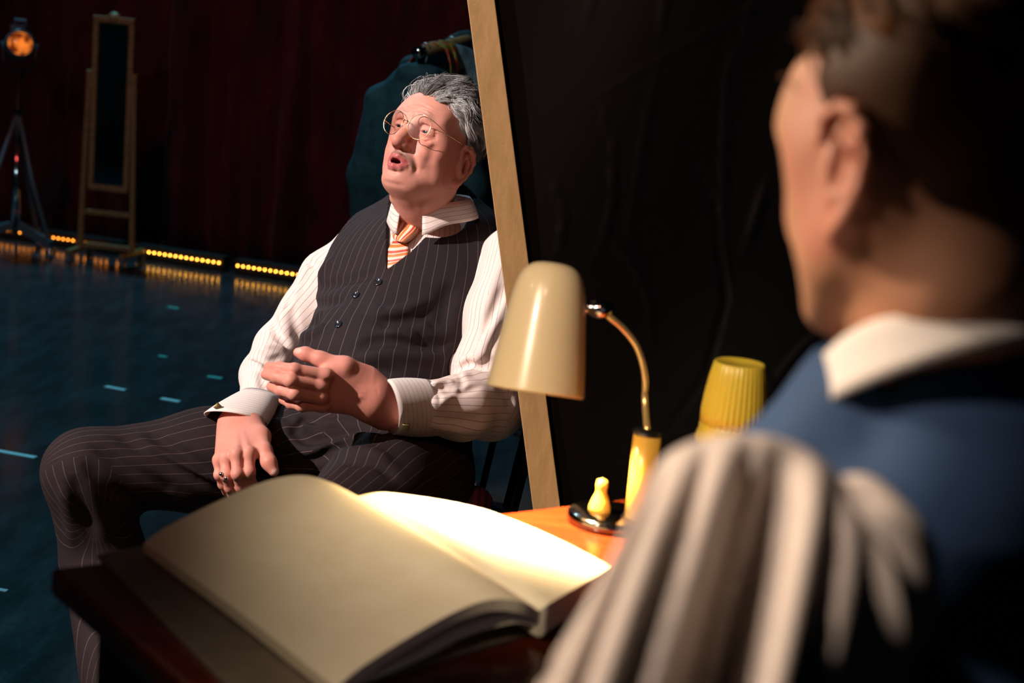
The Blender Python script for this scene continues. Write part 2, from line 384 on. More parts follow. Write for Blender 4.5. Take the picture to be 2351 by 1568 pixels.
# stage spotlight on a wheeled tripod
sc0 = ray_z(34, 583, 0); sx = mx; sy = my; sp_ = lambda x, y, z: sc0+sx*x+sy*y+Mz*z
GREYB = simple('blue_grey_paint', (.10, .16, .18), .4, .2)
st = empty('floor_spotlight', sc0, 'old stage spotlight with a glowing amber lens on a wheeled tripod at the far left', 'spotlight')
MB().tube([sp_(0, 0, .12), sp_(0, 0, 1.02)], .017, 14).tube([sp_(0, 0, .78), sp_(0, 0, .83)], .024, 14).build('pole', BLK, st); MB().tube([sp_(0, 0, .14), sp_(0, 0, .62)], .023, 14).build('lower_pole', CHROME, st)
for k, a_ in enumerate((-2.5, -.35, 1.5)):
    dx, dy = math.cos(a_)*.26, math.sin(a_)*.26
    l_ = MB().tube([sp_(0, 0, .80), sp_(dx*.45, dy*.45, .42), sp_(dx, dy, .08)], .012, 10).build('leg', GREYB, st); MB().beam(sp_(dx*.1, dy*.1, .16), sp_(dx, dy, .09), .03, .045).build('base_arm', GREYB, l_, False)
    MB().lathe([(.0001, -.014), (.036, -.014), (.040, 0), (.036, .014), (.0001, .014)], sp_(dx, dy, .040), (sx if k else sy), 18).build('castor', CHROME, l_)
hz = 1.16; hdir = nrm(V(.42, -.06, 1)); yk = MB().tube([sp_(0, 0, 1.0), sp_(-.09, 0, 1.05), sp_(-.10, 0, 1.17)], .009, 8).tube([sp_(0, 0, 1.0), sp_(.09, 0, 1.05), sp_(.10, 0, 1.17)], .009, 8).build('yoke', BLK, st)
hc = sp_(0, 0, hz)
hd_ = MB().lathe([(.0001, -.17), (.055, -.165), (.075, -.13), (.078, -.02), (.072, .0), (.072, .06), (.066, .062), (.066, .02)], hc, hdir, 28).build('lamp_head', GREYB, st)
MB().box(hc+(0, 0, .088), (.08, .08, .03)).tube([hc+(-.03, 0, .10), hc+(-.03, 0, .13), hc+(.03, 0, .13), hc+(.03, 0, .10)], .006, 8).build('top_vent', GREYB, hd_, False)
def lens_mat():
    t = NT('amber_lens'); n = t.noise(22, 2, .5); t.L(t.ramp(n, [(.40, (.10, .012, .002)), (.62, (1, .24, .03))]), t.b.inputs['Emission Color']); t.set(base=(.5, .12, .02), ems=1.0, rough=.1); return t.m
MB().lathe([(.0001, .052), (.03, .048), (.055, .038), (.064, .022)], hc, hdir, 28).build('lens', lens_mat(), hd_)
# costume rail with hanging clothes
def garment_mat(name, base, var=.4, spec=.25):
    t = NT(name); n = t.noise(25, 5, .7); t.L(t.ramp(n, [(.3, tuple(c*(1-var) for c in base)), (.7, tuple(c*(1+var) for c in base))]), t.b.inputs['Base Color']); t.set(rough=.7, spec=spec); t.bump(n, .3, .004); return t.m
r0, r1 = P(962, 120, 4.0), P(1190, 62, 5.0); re = nrm(r1-r0); rn = np.array([re[1], -re[0], 0])
rail = empty('costume_rail', r0*[1, 1, 0], 'wooden costume rail on a stand behind the head of the seated man', 'clothes rail'); RW = simple('rail_wood', (.42, .24, .10), .45, nscale=30)
MB().tube([r0, r1], .016, 14).build('rail', RW, rail); MB().tube([r0-re*.012, r0+re*.02], .018, 14).build('rail_end', CHROME, rail)
for q in (r0+re*.02, r1-re*.02):
    pm = MB().tube([q*[1, 1, 0]+(0, 0, .07), q], .013, 12).build('upright', BLK, rail); MB().beam(q*[1, 1, 0]+rn*.28+(0, 0, .07), q*[1, 1, 0]-rn*.28+(0, 0, .07), .03, .03).build('base_bar', BLK, rail, False, .003)
    for s in (-1, 1): MB().lathe([(.0001, -.012), (.030, -.012), (.034, 0), (.030, .012), (.0001, .012)], q*[1, 1, 0]+rn*.26*s+(0, 0, .034), rn, 16).build('castor', RUB, rail)
HANG = simple('hanger_wire', (.5, .5, .52), .3, 1)
def garment(name, q, halfw, L_, mat, label, cat, sleeve=True, th=.035, lean=0, yaw=0, collar=True, drop=.10):
    e0 = nrm(re*math.cos(yaw)+rn*math.sin(yaw)); n0 = np.array([-e0[1], e0[0], 0])
    root = empty(name, q*[1, 1, 0]+(0, 0, q[2]-L_-drop), label, cat, 'clothes hanging on the costume rail'); g = lambda x, y, z: q+n0*x+e0*y+np.array([0, 0, z-drop])
    F = Field(); F.chain([g(-halfw*.95, 0, -.05), g(-.05, 0, .0), g(.05, 0, .0), g(halfw*.95, 0, -.05)], [.028, .034, .034, .028], .03)
    fr = np.stack([n0, e0, (0, 0, 1)]); F.ell(g(0, 0, -L_*.42), (halfw*.80, th+.02, L_*.52), fr, .06); F.cone(g(-halfw*.45, 0, -.10), g(-halfw*.55, 0, -L_*.9), th, th*.9, .05); F.cone(g(halfw*.45, 0, -.10), g(halfw*.55, 0, -L_*.9), th, th*.9, .05)
    if sleeve:
        for s in (-1, 1): F.chain([g(s*halfw*.9, 0, -.06), g(s*halfw*1.18, .02, -.28), g(s*halfw*1.08, .04, -.52)], [.042, .046, .040], .03)
    if collar: F.chain([g(-.055, -.02, .0), g(-.04, -.045, .035), g(.04, -.045, .035), g(.055, -.02, .0)], [.016, .020, .020, .016], .015)
    for k in range(7): xx = (k-3)*halfw*.28; F.stroke([g(xx, -.08, -.08), g(xx*1.1, -.08, -L_*.9)], .014, .010 if k % 2 else -.012, False); F.stroke([g(xx, .08, -.08), g(xx*1.1, .08, -L_*.9)], .014, .010 if k % 2 else -.012, False)
    lo, hi = fbounds(F); v, f = polygonise(F, lo, hi, .009); mesh_obj('cloth', v, f, mat, root)
    MB().tube(spline(np.array([g(0, 0, .02), g(0, 0, drop-.03), g(.012, 0, drop-.012), g(.014, 0, drop+.008), g(0, 0, drop+.022), g(-.014, 0, drop+.008)]), 20), .0025, 6).build('hook', HANG, root)
    return root
def fbounds(F, pad=.03):
    lo = np.full(3, 9.); hi = -lo
    for kind, fn, c, r, k in F.ops:
        if kind == 'u': lo = np.minimum(lo, c-r-pad); hi = np.maximum(hi, c+r+pad)
    return lo, hi
garment('hanging_jacket', r0+re*.055, .140, .58, garment_mat('teal_denim', (.022, .070, .085)), 'dark teal jacket with long sleeves, foremost on the costume rail', 'jacket', drop=.095)
garment('hanging_shirt', r0+re*.30, .15, .52, garment_mat('grey_blue_cotton', (.14, .20, .24)), 'grey-blue shirt on the costume rail behind the teal jacket', 'shirt', drop=.055, sleeve=False)
garment('hanging_coat', r0+re*.52, .21, .80, garment_mat('black_blue_cloth', (.018, .035, .048)), 'dark blue-black coat hanging deepest on the costume rail', 'coat', drop=.055)
def scarf_mat():
    t = NT('patterned_silk'); n = t.noise(24, 1.5, .5); t.L(t.ramp(n, [(.36, (.50, .05, .01)), (.48, (.55, .07, .01)), (.52, (.45, .33, .04)), (.66, (.12, .14, .03))]), t.b.inputs['Base Color']); t.set(rough=.5); return t.m
q = r0+re*.17; G = []
for i, a_ in enumerate(np.linspace(0, 1, 16)):
    row = []
    for b_ in np.linspace(-1, 1, 21):
        zz = -abs(b_)*.085+.018; row.append(q+re*((a_-.5)*(.10+.05*abs(b_))+.01*math.sin(a_*14+b_*3))+rn*((.018+.05*abs(b_)**.5)*np.sign(b_) if abs(b_) > .05 else 0)+np.array([0, 0, zz+.010*math.sin(a_*11)*abs(b_)]))
    G.append(row)
sf = MB().grid(G).build('patterned_scarf', scarf_mat(), loc=q); solidify(sf, .003); tag(sf, 'orange and yellow patterned scarf slung over the wooden costume rail', 'scarf')
# leaning black scenery flat with its timber edge
def timber():
    t = NT('painted_timber'); n = t.noise(60, 6, .75, stretch=(1, 1, .08)); n2 = t.noise(300, 3, .8)
    c = t.ramp(n, [(.3, (.30, .165, .055)), (.7, (.44, .25, .095))]); c = t.mix(t.math('MULTIPLY', t.math('GREATER_THAN', n2, .66), .5), c, (.66, .45, .22)); t.L(c, t.b.inputs['Base Color']); t.set(rough=.6); t.bump(n2, .3, .0006); return t.m
pa, pb = P(1104, 0, 2.50), P(1253, 1150, 2.50); pd = nrm(pa-pb); p0 = pb+pd*(-pb[2]/pd[2]); p1 = p0+pd*2.45; fx = nrm(V(1, 0, 0)-pd*(V(1, 0, 0)@pd)); fn_ = np.cross(fx, pd); fn_ = fn_ if fn_@(CC-pb) > 0 else -fn_
flat = empty('scenery_flat', p0, 'tall black cloth-covered scenery flat with a pale timber edge, leaning beside the seated man', 'stage flat')
MB().box((p0+p1)/2, (.048, .032, 2.45), np.stack([fx, np.cross(pd, fx), pd])).build('edge_rail', timber(), flat, False, .0015)
Wd = 2.6; rcz = np.random.default_rng(21); strokes = []
for k in range(64):
    x0_, y0_ = rcz.uniform(.03, 1.3), rcz.uniform(.3, 1.9); a_ = rcz.normal(1.05, .35); L_ = rcz.uniform(.15, .75); cu_ = rcz.normal(0, .5); pts_ = [(x0_+L_*t*math.cos(a_+cu_*t), y0_+L_*t*math.sin(a_+cu_*t)) for t in np.linspace(0, 1, 5)]; strokes.append((np.array(pts_), rcz.uniform(.0025, .007), rcz.choice([-1, 1])*rcz.uniform(.0012, .0040)))
nu, nv = 330, 300; uu = np.linspace(.026, Wd, nu)**1.0; vv = np.linspace(.0, 2.43, nv); UU, VV_ = np.meshgrid(uu, vv, indexing='ij'); Z_ = .004*np.sin(UU*5+VV_*3)+.003*np.sin(UU*13-VV_*7+1)
for pts_, w_, a_ in strokes:
    best = np.full(UU.shape, 9.); hb_ = np.zeros(UU.shape)
    for i in range(4):
        A_, B_ = pts_[i], pts_[i+1]; ba = B_-A_; h = np.clip(((UU-A_[0])*ba[0]+(VV_-A_[1])*ba[1])/(ba@ba), 0, 1); dq = (UU-A_[0]-h*ba[0])**2+(VV_-A_[1]-h*ba[1])**2; hb_ = np.where(dq < best, (i+h)/4, hb_); best = np.minimum(best, dq)
    Z_ += a_*np.exp(-best/w_**2)*np.sin(hb_*math.pi)
Gf = p0+UU[..., None]*fx+VV_[..., None]*pd+(Z_-.008)[..., None]*fn_; Gf[..., 2] = np.maximum(Gf[..., 2], .002)
t_ = NT('black_velour'); n_ = t_.noise(500, 2); t_.set(base=(.0010, .0008, .0008), rough=.37, spec=.12); t_.bump(n_, .15, .0005)
pan = MB().grid(Gf).build('cloth_panel', t_.m, flat); solidify(pan, .004, -1)
MB().beam(p0+fx*.02+fn_*-.03, p1+fx*.02+fn_*-.03, .03, .03).build('inner_rail', BLKR, flat, False)
# ================================================================ heads (local frame: x to the person's right, y forward, z up, metres)
I3 = np.eye(3)
def head_base(F, neckb, fat=1.0):
    E = lambda x, y, z, a, b, c, k=.02, kind='u', fr=None: F.ell((x, y, z), (a, b, c), fr, k, kind)
    E(0, -.018, .042, .077, .098, .072, .02)
    E(0, .022, -.03, .063, .070, .085, .03)
    for s in (-1, 1):
        E(s*.038, .054, -.045, .027, .030, .034, .025)          # cheek
        E(s*.041, .024, -.088, .024*fat, .030, .026*fat, .03)   # jowl
        E(s*.050, .042, -.008, .018, .028, .016, .02)           # cheekbone
        F.cone((s*.062, -.012, -.060), (s*.028, .062, -.108), .016, .016, .03)
        F.chain([(s*.010, .0905, .017), (s*.028, .0900, .0205), (s*.046, .076, .016), (s*.053, .062, .006)], [.0115, .0115, .0105, .009], .014)   # brow
        E(s*.054, .022, .020, .0215, .050, .046, .03); E(s*.058, .010, -.045, .016, .040, .045, .03)
    E(0, .079, -.106, .024, .019, .018, .022)                   # chin
    if fat > .9: E(0, .048, -.113, .034, .034, .018, .03)        # double chin
    E(0, .078, -.072, .032, .024, .028, .02)                    # muzzle
    E(0, .066, .045, .055, .032, .038, .03)                     # forehead
    for s in (-1, 1): E(s*.034, .100, -.003+s*.0012, .0160, .015, .0120, .012, 's')
    F.chain([(0, .092, .012), (0, .099, -.006), (0, .111, -.026), (0, .120, -.040)], [.0088, .0078, .0092, .0105], .016)
    E(0, .1195, -.0425, .0118, .0120, .0105, .010)
    for s in (-1, 1):
        E(s*.0130, .104, -.0465, .0075, .0120, .0072, .010)
        E(s*.0072, .113, -.0545, .0040, .0065, .0045, .002, 's')
    F.chain([(0, -.028, -.055), (0, -.030, -.11), neckb], [.056, .054, .057], .03)
    F.cone((0, .026, -.118), np.array(neckb)+(0, .030, .0), .022, .034, .04) if fat > .9 else None
def ear(F, s, out=.004):
    fr = np.array(Matrix.Rotation(math.radians(s*-22), 3, 'Z') @ Matrix.Rotation(math.radians(12), 3, 'X')).T
    F.ell((s*(.077+out), -.012, -.030), (.0085, .0190, .0330), fr, .008)
    F.ell((s*(.0845+out), -.006, -.028), (.0060, .0115, .0200), fr, .004, 's')
    e = [(0, .004, -.012), (.001, .010, .002), (.003, .004, .014), (.005, -.010, .018), (.006, -.024, .012), (.006, -.033, -.004), (.004, -.034, -.022), (.002, -.026, -.040), (0, -.014, -.055), (0, -.004, -.062)]
    F.chain([(s*(.079+out+x), y+.004, z-.012) for x, y, z in e], [.0024, .0034, .0042, .0045, .0046, .0044, .004, .0045, .0065, .0068], .005)
    F.chain([(s*(out+.0815), -.004, -.010), (s*(out+.083), -.016, -.022), (s*(out+.082), -.018, -.040), (s*(out+.080), -.008, -.052)], [.0020, .003, .003, .0025], .004)
    F.cone((s*(out+.0775), .007, -.032), (s*(out+.079), .005, -.040), .005, .0045, .006)
def head_speaking(neckb):
    F = Field(); head_base(F, neckb); E = lambda x, y, z, a, b, c, k=.02, kind='u', fr=None: F.ell((x, y, z), (a, b, c), fr, k, kind)
    for s in (-1, 1): ear(F, s)
    G = Field(); G.ops = list(F.ops)
    def on(pts, lift=0):                                        # x, z -> a point on the face
        return [G.march((x, .17, z), (0, -1, 0))+(0, lift, 0) for x, z in pts]
    S = lambda pts, w, a, lift=0, n=7: F.stroke(on(spline(np.array(pts), n), lift), w, a)
    # lips, open as in speech
    F.chain([(.022, .090, -.0800), (.013, .101, -.0735), (.005, .1065, -.0700), (0, .106, -.0712), (-.005, .1065, -.0700), (-.013, .100, -.0740), (-.024, .0875, -.0805)], [.003, .0036, .0040, .0036, .0040, .0036, .0026], .008)
    F.chain([(.021, .089, -.0820), (.012, .100, -.0895), (0, .105, -.0915), (-.012, .0995, -.0900), (-.023, .087, -.082)], [.003, .0045, .0052, .0045, .0030], .008)
    E(.001, .104, -.0805, .0125, .022, .0046, .003, 's')
    S([(.014, -.1010), (0, -.1030), (-.014, -.1010)], .0035, -.0026)
    S([(0, -.057), (0, -.065)], .0028, -.0016)
    for s in (-1, 1):
        S([(s*.026, -.080), (s*.030, -.088)], .0040, -.0014)
        S([(s*.019, -.039), (s*.0225, -.046), (s*.020, -.053)], .0026, -.0022)
        S([(s*.021, -.046), (s*.031, -.060), (s*.038, -.077), (s*.037, -.094)], .0050, -.0026)
        S([(s*.032, -.048), (s*.043, -.060), (s*.047, -.078)], .0085, .0016)
        # eyelids and what surrounds them
        eo = (s*.0335, .0790, -.001+s*.0012)
        E(*eo, .0165, .0137, .0140, .008)
        z0 = s*.0012
        F.stroke([(s*.019, .0935, .004+z0), (s*.027, .0960, .0100+z0), (s*.037, .0950, .0104+z0), (s*.049, .086, .004+z0)], .0020, -.0026)
        F.stroke([(s*.030, .099, .0150+z0), (s*.042, .094, .0120+z0), (s*.052, .082, .0030+z0)], .0042, .0036)   # hooded fold
        F.stroke([(s*.021, .0945, -.0085+z0), (s*.032, .0965, -.0140+z0), (s*.045, .0900, -.0110+z0)], .0022, -.0016)
        S([(s*.021, -.019), (s*.034, -.025), (s*.047, -.020)], .0030, -.0030)
        S([(s*.024, -.0140), (s*.035, -.0195), (s*.046, -.015)], .0034, .0018)
        S([(s*.030, -.029), (s*.043, -.029), (s*.056, -.021)], .0060, .0030)
        E(s*.0338, .0925, -.0034+z0, .0126, .0110, .0025, .0012, 's')
        F.stroke([(s*.0215, .0925, -.0016+z0), (s*.028, .0950, .0014+z0), (s*.037, .0945, .0016+z0), (s*.047, .0880, -.0022+z0)], .0015, .0012)
        for dz, k in ((.006, .0), (-.001, -.004), (-.008, -.010)): S([(s*.051, -.001+dz*.5), (s*.059, -.001+dz*.9+k*.5)], .0018, -.0014)
        S([(s*.0060, .012), (s*.0072, .026)], .0020, -.0020)
        S([(s*.052, -.024), (s*.058, -.045), (s*.055, -.068)], .009, -.0030)
    for z, w, dx in ((.0325, .050, 0), (.0395, .052, .006), (.0475, .046, -.004)):
        S([(w*a+dx, z-.006*abs(a)**1.5+.0022*math.sin(5*a+z*300)) for a in np.linspace(-1, 1, 9)], .0021, -.0019, 0, 21)
        S([(w*a+dx, z+.0035-.006*abs(a)**1.5+.0022*math.sin(5*a+z*300)) for a in np.linspace(-1, 1, 9)], .0024, .0010, 0, 21)
    S([(.030, -.122), (0, -.125), (-.030, -.122)], .006, -.002)
    nb = np.array(neckb)
    for s in (-1, 1): F.stroke([(s*.056, -.02, -.085), (s*.042, .02, -.14), nb+(s*.014, .06, .01)], .011, .004)
    for f_ in (.35, .6): c = np.array([0, .028, -.130])*(1-f_)+(nb+(0, .035, 0))*f_; F.stroke([c+(.05, .0, .006), c+(.02, .028, 0), c+(-.02, .028, 0), c+(-.05, .0, .006)], .005, -.003)
    return F
def sm(v, a, b): return np.clip((v-a)/(b-a), 0, 1)
def head_attrs(q, speaking=True):
    """tints that belong to the skin itself: lips, stubble, mouth, brows"""
    x, y, z = q.T; ax = np.abs(x); Z = np.zeros_like(x)
    g = lambda cx, cy, cz, r: np.exp(-(((x-cx)/r[0])**2+((y-cy)/r[1])**2+((z-cz)/r[2])**2))
    top = -.0668-.30*np.maximum(ax-.005, 0)-.10*np.maximum(.003-ax, 0); bot = -.0972+.62*np.maximum(ax-.009, 0)
    lip = sm(top-z, -.0004, .0008)*sm(z-bot, -.0004, .0008)*sm(.0265-ax, 0, .002)*sm(y, .084, .087)
    inner = sm(.0047*np.sqrt(np.maximum(0, 1-((x-.001)/.0128)**2))-np.abs(z+.0805), -.0004, .0006)*(y < .1035)*(y > .06)*(ax < .0135)
    zc = -.0610-.42*np.maximum(ax-.012, 0)-.9*np.maximum(ax-.024, 0)
    must = np.clip(1.5-np.abs(z-zc)/(.0062), 0, 1)*(y > .076)*sm(.037-ax, 0, .006)*(1-lip)
    stub = np.clip(g(0, .08, -.10, (.05, .05, .035))*1.2, 0, 1)*(1-lip)
    red = np.clip(g(0, .12, -.043, (.018, .03, .016))+.8*g(.045, .07, -.035, (.025, .04, .022))+.8*g(-.045, .07, -.035, (.025, .04, .022))+(ax > .076)*.9, 0, 1)
    brow = Z.copy()
    for s in (-1, 1):
        xx = x*s; c = .0215+.008*np.clip((xx-.012)/.022, 0, 1)-.012*np.clip((xx-.036)/.018, 0, 1)
        brow = np.maximum(brow, np.clip(1.4-np.abs(z-c)/.0052, 0, 1)*sm(xx, .010, .014)*sm(.056-xx, 0, .006)*(y > .05))
    return dict(lip=lip, inner=inner, must=must, stub=stub, red=red, brow=brow)
def skin_material(name, base=(.74, .33, .255), brow=(.30, .23, .20), rough=(.46, .60)):
    t = NT(name); n1 = t.noise(60, 5, .65); n2 = t.noise(9, 3, .5); n3 = t.noise(260, 4, .7)
    c = t.ramp(n2, [(.3, tuple(a*b for a, b in zip(base, (.92, .84, .82)))), (.7, tuple(a*b for a, b in zip(base, (1.06, 1.1, 1.12))))])
    c = t.mix(t.math('MULTIPLY', attr(t, 'red'), .55), c, (.64, .21, .15))
    c = t.mix(t.math('MULTIPLY', attr(t, 'stub'), .16), c, (.36, .25, .22))
    hairn = t.noise(420, 2, .6)
    c = t.mix(t.math('MULTIPLY', attr(t, 'must'), t.math('ADD', t.math('MULTIPLY', hairn, .6), .42, True)), c, (.15, .09, .07))
    c = t.mix(t.math('MULTIPLY', attr(t, 'brow'), t.math('ADD', t.math('MULTIPLY', hairn, .8), .05)), c, brow)
    c = t.mix(attr(t, 'lip'), c, t.ramp(n3, [(.3, (.50, .12, .12)), (.7, (.62, .18, .18))]))
    c = t.mix(attr(t, 'nail'), c, (.74, .44, .38))
    c = t.mix(attr(t, 'inner'), c, (.12, .015, .015))
    t.L(c, t.b.inputs['Base Color']); t.set(spec=.32)
    t.L(t.mix(attr(t, 'lip'), t.ramp(n1, [(.3, (rough[0],)*3), (.7, (rough[1],)*3)]), (.3, .3, .3)), t.b.inputs['Roughness'])
    t.set(sss=.09); t.b.inputs['Subsurface Radius'].default_value = (.010, .003, .0015); t.b.inputs['Subsurface Scale'].default_value = .7
    t.bump(t.math('ADD', t.math('MULTIPLY', n3, .35), n1), .45, .0010); return t.m
SKIN = skin_material('skin')
def eye_material():
    t = NT('eye'); a = attr(t, 'ang')
    c = t.ramp(a, [(0, (.004,)*3), (.18, (.004,)*3), (.20, (.030, .040, .050)), (.37, (.025, .034, .045)), (.42, (.010,)*3), (.46, (.42, .33, .30)), (1, (.40, .24, .20))])
    t.L(c, t.b.inputs['Base Color']); t.set(rough=.06, spec=.6); return t.m
EYEM = eye_material()
def eyeball(parent, c, gaze, r):
    m = MB(); m.lathe([(r*math.sin(a), -r*math.cos(a)) for a in np.linspace(0, math.pi, 40)], c, gaze, 32); d = (np.array(m.v)-c)/r
    return mesh_obj('eye', m.v, m.f, EYEM, parent, attrs=dict(ang=np.degrees(np.arccos(np.clip(d@nrm(gaze), -1, 1)))/65))
# ---------------------------------------------------------------- hair: combed back in loose waves
CRC = np.array([0, -.018, .042]); CRR = np.array([.079, .100, .074])
def hair_line(q):
    """lowest z at which hair grows, head-local"""
    x, y, z = q.T; ax = np.abs(x)
    f = .059+.006*np.clip((ax-.018)/.02, 0, 1)-.050*np.clip((.080-y)/.055, 0, 1)*np.clip((ax-.040)/.02, 0, 1)
    m = np.maximum(.028-1.9*np.maximum(.026-y, 0), -.034+.0*y)
    b = -.020+.9*np.maximum(np.minimum(y+.004, 0), -.065)
    b = np.where((y < .004) & (y > -.034), np.maximum(b, .000-.6*(.004-y)), b)
    return np.where(y > .035, f, np.where(y > .004, m, b))
def hair_strands(W2, n, seed=3, thick=.00050, rise=.034, length=1.0, part=-.75, wave=1.0, line=hair_line, locks=230, only=None, lift=1.0, light=0.0):
    R_ = np.random.default_rng(seed); ns = 16
    def root():
        while True:
            d = R_.normal(size=3); d /= np.linalg.norm(d); q = CRC+CRR*d
            if q[2] > -.08 and q[2] > line(q[None])[0] and (only is None or only(q)): return q
    def path(q0, L, ph, hmax, amp, turn):
        p = q0.copy(); pts = []; step = L/ns; top = np.clip((q0[2]-.040)/.05, 0, 1); fr = np.clip((q0[1]+.02)/.08, 0, 1)
        for i in range(ns+1):
            u = i/ns; rel = (p-CRC)/CRR; nn = rel/CRR; nn /= np.linalg.norm(nn); base = CRC+CRR*rel/np.linalg.norm(rel); side = p[0]/.08
            flow = np.array([part*(1-abs(side))+turn, -1.0, .5*(1-2.2*u)*top*fr-1.1*abs(side)-.6*(p[1] < -.03)])
            flow -= nn*(flow@nn); flow /= np.linalg.norm(flow)+1e-6; lat = np.cross(nn, flow)
            h = .0022+hmax*math.sin(min(1, u*1.6+.10)*math.pi*.62)*(1-.35*u); ang = ph+u*L/.030*3.3; w = amp*min(1, u*2.5)
            pts.append(base+nn*(h+.6*w*math.cos(ang))+lat*w*math.sin(ang)); p = base+flow*step
        return np.array(pts)
    LK = []
    for _ in range(locks):
        q = root(); top = np.clip((q[2]-.040)/.05, 0, 1); fr = np.clip((q[1]+.02)/.08, 0, 1)
        pr = (( .040+.055*top)*(.8+.4*R_.random())*length, R_.random()*6.3, (.005+rise*top*(.10+.90*fr*fr)*(1-.5*np.clip((q[0]-.02)/.03, 0, 1))*lift)*(.45+.75*R_.random()), (.0025+.0055*top)*(.5+.9*R_.random())*wave, R_.normal()*.28)
        LK.append((q, pr, path(q, *pr), np.clip(.42+R_.normal()*.26+.34*(1-top)*(q[1] > -.02)-.2*(q[1] < -.05)+light, 0, 1)))
    LQ = np.array([l[0] for l in LK]); V_ = []; F_ = []; T_ = []; cnt = 0; us = np.linspace(0, 1, ns+1)[:, None]
    for _ in range(n):
        q0 = root(); li = int(np.argmin(((LQ-q0)**2).sum(1))); _, pr, lp, tn = LK[li]; stray = R_.random() < .04
        L = pr[0]*(.85+.3*R_.random()); mine = path(q0, L, pr[1]+R_.normal()*(.8 if stray else .18), pr[2]*(1.25 if stray else .8+.35*R_.random()), pr[3]*(1.6 if stray else 1), pr[4]+R_.normal()*.1)
        pts = mine if stray else mine+(lp-mine)*(.62*np.minimum(1, us*1.6))+R_.normal(size=3)*.0009*us
        tone = np.clip(tn+R_.normal()*.14, 0, 1); rad = thick*(1-np.linspace(0, 1, ns+1)**2*.8)*(.6+.7*R_.random()); k = 3
        dd = np.gradient(pts, axis=0); dd /= np.linalg.norm(dd, axis=1)[:, None]+1e-9; a = np.cross(dd, (1, .3, .1)); a /= np.linalg.norm(a, axis=1)[:, None]+1e-9; b = np.cross(dd, a)
        ring = np.stack([pts+rad[:, None]*(math.cos(t)*a+math.sin(t)*b) for t in (0, 2.094, 4.189)], 1).reshape(-1, 3)
        V_.append(ring); i0 = cnt+np.arange(ns)[:, None]*k; j = np.arange(k)[None]; jn = (j+1) % k
        F_.append(np.stack([i0+j, i0+jn, i0+k+jn, i0+k+j], -1).reshape(-1, 4)); T_.append(np.full(len(ring), tone)); cnt += len(ring)
    return W2(np.concatenate(V_)), np.concatenate(F_), np.concatenate(T_)
def hair_cap(W2, extra=.002, vol=.006, line=hair_line, h=.003, nape=False):
    F = Field(); F.ell(CRC, CRR+extra, None, 0); F.ell((0, .010, .066), (.058, .060, .048+vol), None, .02)
    for s in (-1, 1): F.ell((s*.060, -.02, .02), (.022+vol*.5, .055, .045), None, .02)
    if nape: F.ell((0, -.046, -.030), (.062, .052, .060), None, .03)
    def cut(p): return ((line(p.astype(float))-p[:, 2])*.6).astype(np.float32)
    F.fn(cut, (0, 0, 0), .3, 0, 'i'); v, f = polygonise(F, (-.13, -.16, -.12), (.13, .13, .17), h); return W2(v), f
def hair_material(name, dark, light, spec=.35):
    t = NT(name); c = t.ramp(attr(t, 'tone'), [(0, dark), (.45, tuple((a+b)/2.6 for a, b in zip(dark, light))), (1, light)])
    t.L(c, t.b.inputs['Base Color']); t.set(rough=.55, spec=spec); return t.m
# ================================================================ the seated man: head
hf = nrm(V(-.46, .27, .85)); hu = V(.355, .915, -.17); hu = nrm(hu-hf*(hu@hf)); hr = np.cross(hf, hu)   # hr: his right
HS = .93; HF = np.stack([hr, hf, hu]); HO = P(952, 296, 2.70)-HS*(HF.T@np.array([0, .082, 0]))
def hw(q): return HO+HS*(np.asarray(q, float)@HF)
NECKB = P(985, 500, 2.86); NECKL = (NECKB-HO)@HF.T/HS
HAIRM = hair_material('grey_hair', (.035, .028, .026), (.80, .80, .80))

